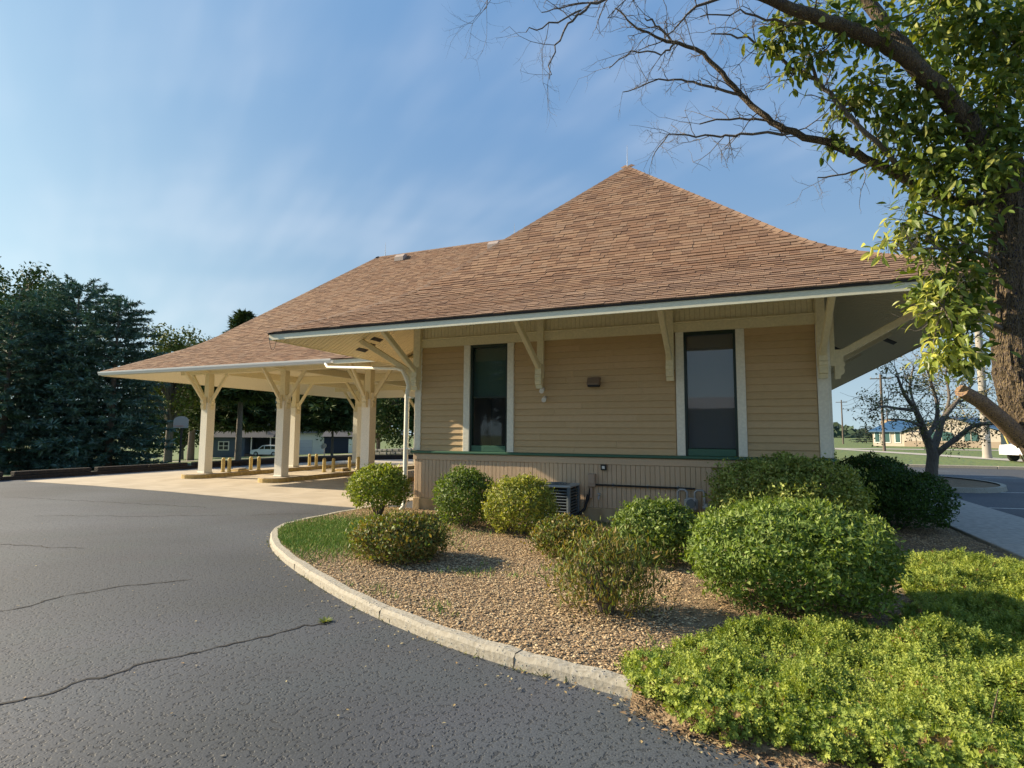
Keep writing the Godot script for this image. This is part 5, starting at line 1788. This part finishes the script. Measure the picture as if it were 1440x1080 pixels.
	ring.append(Vector3(-0.38, 2.1, 0.08)); ring.append(Vector3(0.38, 2.1, 0.08))
	bd.prism(ring, Vector3(0, 0, 0.04))
	part("backboard", bd, mat(0.3, 0.31, 0.32, 0.5), hoop)
	var rm := MB.new()
	var rpt := []
	var rrr := []
	for k in 17:
		rpt.append(Vector3(cos(TAU * k / 16) * 0.23, 2.2, 0.38 + sin(TAU * k / 16) * 0.23)); rrr.append(0.012)
	rm.tube(rpt, rrr, 5, false)
	part("rim", rm, mat(0.5, 0.12, 0.04, 0.5), hoop)
	hoop.rotation.y = 0.5
	# satellite dish
	var dp := at(455, 641, 60.0)
	dp.y = ground_y(dp.x, dp.z)
	var dish := thing("satellite_dish", "white satellite dish low on the lawn by the trees", "satellite dish", dp)
	var dm := MB.new()
	dm.lathe(Vector3.ZERO, [Vector2(0, 0), Vector2(0.12, 0.015), Vector2(0.22, 0.05), Vector2(0.32, 0.11), Vector2(0.33, 0.11), Vector2(0.22, 0.04), Vector2(0.0, -0.015)], 18)
	var dn := part("reflector", dm, M.gutter, dish)
	dn.transform = Transform3D(Basis(Vector3.UP, 0.4) * Basis(Vector3.RIGHT, 1.1), Vector3(0, 1.0, 0))
	one("mast", M.grey, dish, Vector3(0, 0.5, -0.1), Vector3(0.09, 1.0, 0.09), 0.02)
	# stone wall
	var a0 := at(515, 643, 50.0)
	var a1 := at(600, 640, 46.0)
	var sw := thing("stone_wall", "low grey dry-stone wall under the dark trees", "wall", Vector3(a0.x, ground_y(a0.x, a0.z), a0.z))
	rng.seed = 66
	for row in 2:
		var u := rng.randf() * 0.3
		var ln := Vector2(a1.x - a0.x, a1.z - a0.z).length()
		var dirr := Vector3(a1.x - a0.x, 0, a1.z - a0.z).normalized()
		while u < ln:
			var l := rng.randf_range(0.4, 0.9)
			one("stone", M.stone, sw, dirr * (u + l * 0.5) + Vector3(0, 0.14 + row * 0.27 + (ground_y(a0.x + dirr.x * u, 0) - ground_y(a0.x, 0)), rng.randf_range(-0.03, 0.03)), Vector3(l - 0.03, 0.25, 0.4), 0.05, Basis(Vector3.UP, atan2(-dirr.z, dirr.x)))
			u += l

func house() -> void:
	var p := at(352, 634, 95.0)
	p.y = ground_y(p.x, p.z)
	var t := thing("blue_house", "blue-grey clapboard house with a white-framed window behind the pine", "house", p)
	t.rotation.y = 0.55
	var sid := textured(mat(0.085, 0.115, 0.16, 0.7), M.siding.albedo_texture, Vector3(0.3, 3, 0.3))
	one("wall", sid, t, Vector3(-2.4, 1.7, 0), Vector3(5.2, 3.4, 8.0), 0)
	var rm := MB.new()
	rm.prism([Vector3(-5.5, 3.3, 4.5), Vector3(-5.5, 3.3, -4.5), Vector3(-5.5, 5.2, 0)], Vector3(10.2, 0, 0))
	part("roof", rm, mat(0.07, 0.07, 0.075, 0.9), t)
	for x in [-3.0]:
		var w := one("window", M.gutter, t, Vector3(x, 1.9, 4.02), Vector3(1.7, 1.5, 0.08), 0.01)
		for i in 2:
			for j in 2: one("pane", mat(0.03, 0.035, 0.045, 0.1), w, Vector3(x - 0.38 + i * 0.76, 1.57 + j * 0.66, 4.07), Vector3(0.62, 0.54, 0.02), 0)
	one("porch_floor", mat(0.10, 0.075, 0.06, 0.9), t, Vector3(2.3, 0.3, 0.5), Vector3(4.1, 0.6, 7.0), 0.02)
	one("porch_back_wall", sid, t, Vector3(2.3, 1.9, -2.5), Vector3(4.1, 2.6, 0.2), 0)
	for x in [1.2, 4.2]: one("porch_post", M.gutter, t, Vector3(x, 1.95, 3.8), Vector3(0.16, 2.7, 0.16), 0.01)
	var q := at(436, 636, 98.0)
	q.y = ground_y(q.x, q.z)
	var g := thing("white_garage", "white garage with a grey gable roof behind the parked car", "garage", q)
	g.rotation.y = 0.45
	one("wall", M.white, g, Vector3(0, 1.9, 0), Vector3(8, 3.8, 7), 0)
	var gr := MB.new()
	gr.prism([Vector3(-4.6, 3.7, 4.0), Vector3(4.6, 3.7, 4.0), Vector3(0, 6.4, 4.0)], Vector3(0, 0, -8))
	part("roof", gr, mat(0.20, 0.20, 0.21, 0.9), g)
	one("garage_door", mat(0.62, 0.62, 0.6, 0.5), g, Vector3(-0.8, 1.3, 3.53), Vector3(4.4, 2.5, 0.06), 0.01)
	for i in 3: one("door_rail", mat(0.5, 0.5, 0.5, 0.5), g, Vector3(-0.8, 0.65 + i * 0.62, 3.57), Vector3(4.3, 0.04, 0.02), 0)
	var s := at(488, 638, 85.0)
	s.y = ground_y(s.x, s.z)
	var sh := thing("navy_shed", "dark navy shed with a white door under the trees", "shed", s)
	sh.rotation.y = 0.4
	one("wall", mat(0.012, 0.018, 0.04, 0.7), sh, Vector3(-0.6, 1.3, 0), Vector3(5.0, 2.6, 3), 0)
	var sr := MB.new()
	sr.prism([Vector3(-3.4, 2.55, 1.8), Vector3(-3.4, 2.55, -1.8), Vector3(-3.4, 3.6, 0)], Vector3(5.6, 0, 0))
	part("roof", sr, mat(0.10, 0.10, 0.11, 0.9), sh)
	one("door", M.gutter, sh, Vector3(1.1, 1.15, 1.53), Vector3(0.95, 2.1, 0.06), 0.01)

func vehicle(called: String, label: String, p: Vector3, turn: float, paint: Material, prof: Array, glass: Array, wheels: Array, width: float) -> Node3D:
	var t := thing(called, label, "car" if called.contains("suv") else "pickup", p)
	t.rotation.y = turn
	var m := MB.new()
	var pts := []
	for q in prof: pts.append(Vector3(q[0], q[1], width * 0.5))
	m.prism(pts, Vector3(0, 0, -width))
	part("body", m, paint, t)
	var dark := mat(0.012, 0.014, 0.016, 0.08)
	for gq in glass:
		for s in [-1.0, 1.0]:
			var gm := MB.new()
			var gp := []
			for q in gq: gp.append(Vector3(q[0], q[1], s * (width * 0.5 + 0.004)))
			gm.prism(gp, Vector3(0, 0, -s * 0.03))
			part("window", gm, dark, t)
	for wq in wheels:
		for s in [-1.0, 1.0]:
			var w := Node3D.new()
			w.name = "wheel"
			t.add_child(w, true)
			w.position = Vector3(wq[0], wq[1], s * (width * 0.5 - 0.09))
			var tm := MB.new()
			tm.tube([Vector3(0, 0, -0.11), Vector3(0, 0, -0.09), Vector3(0, 0, 0.09), Vector3(0, 0, 0.11)], [wq[1] * 0.93, wq[1], wq[1], wq[1] * 0.93], 20)
			part("tyre", tm, M.black, w)
			var rm := MB.new()
			rm.tube([Vector3(0, 0, s * 0.10), Vector3(0, 0, s * 0.118)], [wq[1] * 0.62, wq[1] * 0.56], 14)
			part("rim", rm, M.ac_light, w)
	return t

func car() -> void:
	var p := at(376, 641, 88.0)
	p.y = ground_y(p.x, p.z)
	var white := mat(0.78, 0.79, 0.80, 0.25)
	var prof := [[-2.35, 0.35], [-2.38, 0.75], [-2.30, 1.05], [-2.05, 1.60], [-1.85, 1.72], [0.0, 1.76], [0.45, 1.70], [1.15, 1.12], [2.15, 0.98], [2.33, 0.72], [2.33, 0.35], [1.9, 0.30], [-1.9, 0.30]]
	var t := vehicle("parked_suv", "white sport utility car parked beside the blue-grey house", p, PI + 0.35, white, prof, [[[-1.95, 1.12], [-1.82, 1.58], [-1.0, 1.62], [-1.0, 1.12]], [[-0.9, 1.12], [-0.9, 1.62], [0.0, 1.62], [0.05, 1.12]], [[0.15, 1.12], [0.10, 1.62], [0.42, 1.58], [0.95, 1.12]]], [[-1.42, 0.37], [1.42, 0.37]], 1.9)
	one("tail_light", mat(0.4, 0.01, 0.01, 0.3), t, Vector3(-2.3, 1.02, 0.75), Vector3(0.12, 0.25, 0.3), 0.02)
	one("tail_light", mat(0.4, 0.01, 0.01, 0.3), t, Vector3(-2.3, 1.02, -0.75), Vector3(0.12, 0.25, 0.3), 0.02)
	one("rear_window", mat(0.012, 0.014, 0.016, 0.08), t, Vector3(-2.19, 1.34, 0), Vector3(0.03, 0.42, 1.5), 0.005, Basis(Vector3.BACK, -0.43))

# ---------------------------------------------------------------- right side
func right_background() -> void:
	# tree island in the lot
	var isl := thing("tree_island", "kerbed oval island in the parking lot around the bare-limbed tree", "traffic island", Vector3(12.0, 0, -12.9))
	var ring := []
	var inr := []
	for k in 32:
		var a := TAU * k / 32
		var rx := 1.85
		var rz := 3.0
		ring.append(Vector3(cos(a) * rx, 0.0, sin(a) * rz)); inr.append(Vector3(cos(a) * (rx - 0.16), 0.0, sin(a) * (rz - 0.16)))
	for s in 8:
		var m := MB.new()
		for k in range(s * 4, s * 4 + 4):
			var a: Vector3 = ring[k]
			var b: Vector3 = ring[(k + 1) % 32]
			var c: Vector3 = inr[(k + 1) % 32]
			var d: Vector3 = inr[k]
			var u := Vector3.UP * 0.14
			m.quad(b, a, a + u - (a - d) * 0.15, b + u - (b - c) * 0.15)
			m.quad(b + u - (b - c) * 0.15, a + u - (a - d) * 0.15, d + u, c + u)
		part("kerb_stone", m, M.kerb, isl)
	var so := MB.new()
	so.prism(inr, Vector3(0, 0.10, 0))
	part("soil", so, M.soil, isl)
	lot_tree()
	# stall lines
	for q in [[11.12, -9.96, 15.5, -11.2], [11.16, -6.0, 15.5, -6.9], [11.2, -2.2, 15.4, -2.9], [15.0, -17.5, 22.0, -19.0]]:
		var m := MB.new()
		var a := Vector3(q[0], 0.005, q[1])
		var b := Vector3(q[2], 0.005, q[3])
		var n := (b - a).cross(Vector3.UP).normalized() * 0.05
		m.quad(a + n, b + n, b - n, a - n)
		struct("stall_line", "worn white parking stall line on the asphalt", m, M.paint)
	# far kerb
	var fk := thing("far_kerb", "long pale kerb between the parking lot and the lawn", "kerb", Vector3(20, 0, -25))
	for i in 14:
		var m := MB.new()
		m.bevel(Vector3(-20 + i * 4.0, 0.03, -0.1), Vector3(3.98, 0.22, 0.2), 0.02)
		part("kerb_stone", m, M.kerb, fk)
	# road over the lawn
	var rd := MB.new()
	for q in [[Vector2(17.0, -70), Vector2(25.5, -34), 1.3], [Vector2(25.5, -34), Vector2(60, -20), 1.3], [Vector2(16, -72), Vector2(90, -78), 2.4]]:
		var n: Vector2 = (q[1] - q[0]).normalized().orthogonal() * q[2]
		rd.quad(v2(q[0] - n, -0.03), v2(q[0] + n, -0.03), v2(q[1] + n, -0.03), v2(q[1] - n, -0.03))
	struct("lawn_path", "pale concrete drive crossing the lawn beyond the lot", rd, M.walk)
	metal_building()
	# water tank
	var tk := at(1252, 606, 150.0)
	var tank := thing("storage_tank", "round tan storage tank rising behind the blue-roofed building", "tank", Vector3(tk.x, -0.06, tk.z))
	var tm := MB.new()
	tm.lathe(Vector3.ZERO, [Vector2(2.1, 0), Vector2(2.1, 5.6), Vector2(1.7, 5.95), Vector2(0, 6.2)], 24)
	part("shell", tm, mat(0.42, 0.30, 0.17, 0.6), tank)
	for y in [2.0, 4.0]:
		var bm := MB.new()
		bm.lathe(Vector3.ZERO, [Vector2(2.1, y), Vector2(2.14, y + 0.03), Vector2(2.14, y + 0.12), Vector2(2.1, y + 0.15)], 24)
		part("hoop_band", bm, mat(0.36, 0.26, 0.15, 0.6), tank)
	# poles
	var pl := [[1183, 563, 110.0, 0.14, "wooden utility pole farthest down the road"], [1238, 527, 60.0, 0.14, "wooden utility pole on the lawn near the lot tree"], [1247, 575, 100.0, 0.12, "thin utility pole beside the storage tank"]]
	for q in pl:
		var top := at(q[0], q[1], q[2])
		var t := thing("utility_pole", q[4], "utility pole", Vector3(top.x, -0.06, top.z), "utility poles beyond the lawn")
		var m := MB.new()
		m.tube([Vector3.ZERO, Vector3(0, top.y + 0.06, 0)], [q[3] * 1.1, q[3] * 0.8], 8)
		part("shaft", m, M.pole, t)
		one("cross_arm", M.pole, t, Vector3(0, top.y - 0.4, 0), Vector3(2.0, 0.1, 0.1), 0.01)
		for s in [-0.9, -0.4, 0.4, 0.9]:
			var im := MB.new()
			im.tube([Vector3(s, top.y - 0.35, 0), Vector3(s, top.y - 0.17, 0)], [0.04, 0.03], 6)
			part("insulator", im, M.grey, t)
	for k in 3:
		var a := at(1183, 566 + k * 5, 110.0)
		var b := at(1238, 531 + k * 9, 60.0)
		var e := at(1500, 470 + k * 30, 28.0)
		var w := thing("power_line", ["uppermost power line strung between the utility poles", "middle power line strung between the utility poles", "lowest power line strung between the utility poles"][k], "cable", b)
		for s in [[a, b], [b, e]]:
			var m := MB.new()
			var pts := []
			var rr := []
			for i in 13:
				var u := i / 12.0
				pts.append((s[0] as Vector3).lerp(s[1], u) - Vector3(0, 4 * u * (1 - u) * 0.7, 0) - b); rr.append(0.022)
			m.tube(pts, rr, 4, false)
			part("span", m, M.black, w)
	# thick concrete pole and its guy guard
	var cp := at(1388, 640, 42.0)
	cp.y = -0.06
	var pole := thing("concrete_pole", "thick grey pole standing on the lawn beside the gable building", "pole", cp)
	var cm := MB.new()
	cm.lathe(Vector3.ZERO, [Vector2(0.32, 0), Vector2(0.28, 0.3), Vector2(0.25, 6), Vector2(0.22, 12)], 16)
	part("shaft", cm, mat(0.34, 0.31, 0.27, 0.8), pole)
	one("band", M.grey, pole, Vector3(0, 1.6, 0.24), Vector3(0.3, 0.4, 0.08), 0.02)
	var gy := thing("guy_guard", "slanting yellow guy-wire guard beside the pickup", "guy wire", at(1428, 642, 38.0) * Vector3(1, 0, 1) + Vector3(0, -0.06, 0))
	var gm := MB.new()
	gm.tube([Vector3(0, 0, 0), Vector3(-0.55, 2.2, -0.3)], [0.05, 0.05], 6)
	part("sleeve", gm, mat(0.55, 0.45, 0.12, 0.6), gy)
	var gw := MB.new()
	gw.tube([Vector3(-0.55, 2.2, -0.3), Vector3(-2.2, 9.0, -1.3)], [0.012, 0.012], 4)
	part("wire", gw, M.black, gy)
	# pickup at the right edge
	var pp := at(1478, 647, 36.0)
	pp.y = -0.02
	vehicle("white_pickup", "white pickup truck parked at the far side of the lot", pp, PI + 0.5, mat(0.72, 0.72, 0.72, 0.25), [[-2.7, 0.55], [-2.7, 1.15], [-0.6, 1.15], [-0.5, 1.75], [0.5, 1.8], [1.2, 1.2], [2.6, 1.08], [2.7, 0.8], [2.7, 0.45], [-2.5, 0.45]], [[[-0.4, 1.2], [-0.35, 1.65], [0.4, 1.68], [0.95, 1.2]]], [[-1.7, 0.4], [1.75, 0.4]], 1.9)
	# evergreen and far wood
	var g := on_ground(1217, 600, 125.0)
	conifer("far_spruce", "round blue-green spruce far beyond the lawn", g[0], g[1], 3.2, [Color(0.03, 0.055, 0.05), Color(0.04, 0.07, 0.06)], 402, {"blunt": 0.4, "density": 0.5, "leaders": 3, "group": "far trees"})
	var fp := [[1272, 607, 165.0, 4, "far leafy tree peering over the blue roof"], [1376, 588, 120.0, 7, "dark leafy tree behind the gable building"], [1412, 592, 110.0, 6, "dark leafy tree at the end of the gable building"], [1450, 585, 100.0, 6, "dark leafy tree beyond the white pickup"], [1240, 606, 190.0, 4, "reddish far tree left of the tank", ]]
	for i in fp.size():
		var s: Array = fp[i]
		var q := on_ground(s[0], s[1], s[2])
		leafy_tree("far_leafy_tree", s[4], q[0], q[1], s[3], 2500, 0.55, [Color(0.045, 0.075, 0.025), Color(0.06, 0.09, 0.03)], 420 + i, 0.15, "far trees")
	rng.seed = 77
	var fw := MB.new()
	for i in 9000:
		var a := rng.randf_range(-0.5, 1.0)
		var r := rng.randf_range(420, 520)
		var p := Vector3(6 + sin(a) * r, 0, 10 - cos(a) * r)
		var hh := 7.0 + 3.0 * sin(a * 23.0) + 2.0 * sin(a * 61.0)
		p.y = rng.randf() * hh
		fw.col = Color(0.05, 0.08, 0.05) * rng.randf_range(0.7, 1.3)
		fw.leaf(p, Vector3(rng.randfn(), rng.randfn(), rng.randfn()).normalized(), Vector3(rng.randfn() * 0.4, 0.6, 1).normalized(), 5.0, 3.5)
	var wo := put("far_wood", fw.mesh(), M.leaf_matte, self, "stuff")
	wo.set_meta("label", "low far wood along the horizon")
	wo.set_meta("category", "wood")

func lot_tree() -> void:
	rng.seed = 610
	var base := Vector3(12.75, 0.09, -15.0)
	var d0 := (base - cam_pos).dot(cam_f)
	var t := thing("lot_tree", "thin-leaved tree with forked dark limbs growing from the lot island", "tree", base)
	var tr := MB.new()
	var p := func(x: float, y: float, dd: float = 0.0) -> Vector3: return at(x, y, d0 + dd) - base
	var pts := [p.call(1309, 680), p.call(1310, 662), p.call(1312, 642), p.call(1311, 632)]
	tr.tube(pts, [0.24, 0.20, 0.19, 0.20], 12)
	part("trunk", tr, M.bark_grey, t)
	var limbs := [[[1311, 636, 0, 6], [1304, 618, 0, 5.5], [1297, 600, -0.2, 4.5], [1288, 578, -0.4, 3.5], [1272, 555, -0.8, 2.2], [1262, 530, -1, 1.4]], [[1312, 634, 0, 5.5], [1320, 610, 0.3, 4.8], [1326, 590, 0.5, 4.0], [1345, 566, 0.7, 2.8], [1368, 540, 0.9, 1.6]], [[1316, 640, 0, 4.5], [1330, 628, -0.3, 4.0], [1348, 615, -0.5, 3.5], [1370, 599, -0.8, 3.0], [1409, 594, -1.2, 2.2], [1440, 580, -1.4, 1.4]], [[1304, 614, 0, 3.5], [1316, 595, 0.2, 3.0], [1318, 570, 0.2, 2.4], [1310, 540, 0.1, 1.6], [1300, 510, 0, 1.0]], [[1288, 578, -0.4, 2.6], [1262, 575, -0.8, 2.0], [1240, 572, -1.2, 1.3], [1222, 580, -1.4, 0.8]], [[1297, 600, -0.2, 2.4], [1275, 592, -0.6, 1.6], [1250, 590, -0.9, 1.0]], [[1326, 590, 0.5, 2.6], [1335, 560, 0.9, 2.0], [1330, 525, 1.1, 1.3], [1340, 500, 1.2, 0.9]], [[1345, 566, 0.7, 2.0], [1370, 560, 1.0, 1.4], [1395, 545, 1.2, 0.9]], [[1288, 578, -0.4, 2.0], [1280, 545, 0.2, 1.5], [1285, 515, 0.5, 1.0]]]
	var lv := MB.new()
	var pal := [Color(0.16, 0.18, 0.06), Color(0.22, 0.20, 0.08), Color(0.26, 0.21, 0.10), Color(0.12, 0.15, 0.05)]
	for L in limbs:
		var m := MB.new()
		var sm := []
		var sr := []
		var P := []
		var R := []
		for q in L:
			P.append(p.call(q[0], q[1], q[2])); R.append(q[3] / F_PX * d0)
		for i in P.size() - 1:
			for s in 3:
				sm.append((P[i] as Vector3).cubic_interpolate(P[i + 1], P[maxi(i - 1, 0)], P[mini(i + 2, P.size() - 1)], s / 3.0))
				sr.append(lerpf(R[i], R[i + 1], s / 3.0))
		sm.append(P[-1]); sr.append(R[-1])
		m.tube(sm, sr, 8)
		var tips := []
		for i in range(3, sm.size()):
			for k in 1 + i % 2:
				var d: Vector3 = (sm[i] - sm[i - 1]).normalized()
				twig(m, sm[i], (d * 0.6 + Vector3(rng.randfn(), rng.randfn() + 0.3, rng.randfn()) * 0.7).normalized(), rng.randf_range(0.5, 1.1), minf(sr[i] * 0.4, 0.016), 2 if rng.randf() < 0.4 else 1, tips)
		part("limb", m, M.bark_grey, t)
		for q in tips:
			if rng.randf() < 0.25: continue
			for k in rng.randi_range(1, 5):
				lv.col = pal[rng.randi() % 4] * rng.randf_range(0.8, 1.3)
				lv.leaf(q[0] + Vector3(rng.randfn(), rng.randfn(), rng.randfn()) * 0.08, Vector3(rng.randfn(), rng.randfn() - 0.4, rng.randfn()).normalized(), Vector3(rng.randfn(), 1, rng.randfn()).normalized(), rng.randf_range(0.07, 0.12), 0.055)
	part("crown", lv, M.leaf_matte, t, "stuff")

func metal_building() -> void:
	var L := at(1272, 623, 88.0)
	var R := at(1408, 627, 78.0)
	var f := Vector3(L.x, -0.06, L.z)
	var t := thing("gable_building", "tan metal building with a blue roof and a gable end beyond the lawn", "building", f)
	var ax := (Vector3(R.x, 0, R.z) - Vector3(L.x, 0, L.z))
	var w := ax.length()
	t.rotation.y = atan2(-ax.z, ax.x)
	var eave := at(1272, 606, 88.0).y + 0.06
	var ridge := at(1335, 588, 84.0).y + 0.06
	var len_ := 11.0
	var wall := textured(mat(0.46, 0.41, 0.34, 0.7), M.wain.albedo_texture, Vector3(2, 0.2, 2))
	var bm := MB.new()
	bm.prism([Vector3(0, 0, 0), Vector3(w, 0, 0), Vector3(w, eave, 0), Vector3(w * 0.5, ridge, 0), Vector3(0, eave, 0)], Vector3(0, 0, -len_))
	part("wall", bm, wall, t)
	var rm := MB.new()
	for s in [[Vector3(-0.4, eave - 0.15, 0.4), Vector3(w * 0.5, ridge + 0.06, 0.4)], [Vector3(w * 0.5, ridge + 0.06, 0.4), Vector3(w + 0.4, eave - 0.15, 0.4)]]:
		rm.prism([s[0], s[1], s[1] + Vector3(0, 0.16, 0), s[0] + Vector3(0, 0.16, 0)], Vector3(0, 0, -len_ - 0.8))
	part("roof", rm, mat(0.035, 0.10, 0.20, 0.5), t)
	one("base_band", mat(0.30, 0.24, 0.18, 0.8), t, Vector3(w * 0.5, 0.45, 0.03), Vector3(w, 0.9, 0.08), 0)
	var teal := mat(0.05, 0.11, 0.11, 0.2)
	for x in [w * 0.42, w * 0.72]:
		var win := MB.new()
		var ring := []
		var hw := 1.5 if x < w * 0.5 else 0.8
		ring.append(Vector3(x - hw, 1.0, 0.03)); ring.append(Vector3(x + hw, 1.0, 0.03))
		for k in 7: ring.append(Vector3(x + cos(PI * k / 6.0) * hw, 1.9 + sin(PI * k / 6.0) * 0.5, 0.03))
		win.prism(ring, Vector3(0, 0, 0.06))
		var o := part("window", win, teal, t)
		one("mullion", wall, o, Vector3(x, 1.6, 0.1), Vector3(0.08, 1.3, 0.04), 0)
	# entrance wing with its own slope of blue roof
	one("wing_wall", wall, t, Vector3(-2.0, eave * 0.5 - 0.1, -3.5), Vector3(5.6, eave - 0.2, 6.0), 0)
	var wr := MB.new()
	wr.prism([Vector3(-5.2, eave - 0.25, 0.0), Vector3(-5.2, eave - 0.05, 0.0), Vector3(-5.2, ridge - 0.2, -7.5), Vector3(-5.2, eave - 0.25, -7.5)], Vector3(w * 0.5 + 4.6, 0, 0))
	part("wing_roof", wr, mat(0.035, 0.10, 0.20, 0.5), t)
	for x in [-4.1, -2.6, -1.1]:
		one("side_window", M.gutter, t, Vector3(x, 1.5, -0.46), Vector3(0.9, 2.0, 0.08), 0.01)
		one("side_pane", teal, t, Vector3(x, 1.5, -0.41), Vector3(0.66, 1.7, 0.03), 0)

# ---------------------------------------------------------------- seen only as reflections in the windows
func behind_camera() -> void:
	var b := thing("long_shed", "long low building with a grey metal roof mirrored in the window", "building", Vector3(8, 0, 62))
	one("wall", mat(0.05, 0.055, 0.06, 0.7), b, Vector3(0, 2.3, 0), Vector3(60, 4.6, 14), 0)
	var m := MB.new()
	m.prism([Vector3(-30.5, 4.5, -7.6), Vector3(-30.5, 6.2, 0), Vector3(-30.5, 4.5, 7.6)], Vector3(61, 0, 0))
	part("roof", m, mat(0.30, 0.30, 0.31, 0.5), b)
	var gre := [Color(0.035, 0.06, 0.018), Color(0.05, 0.08, 0.022)]
	var pp := [[-21.0, 46.0, 15.0, 5.5], [-29.0, 44.0, 16.0, 6.0], [-14.0, 47.0, 14.0, 5.0], [-38.0, 40.0, 15.0, 6.0]]
	var lb := ["tall dark tree mirrored in the shaded window", "broad dark tree behind the lot mirrored in glass", "dark tree at the end of the long shed", "dark tree farthest along the far side of the lot"]
	for i in pp.size():
		var q: Array = pp[i]
		leafy_tree("lot_side_tree", lb[i], Vector3(q[0], -0.06, q[1]), q[2], q[3], 4500, 0.6, gre, 700 + i, 0.12, "trees across the lot")
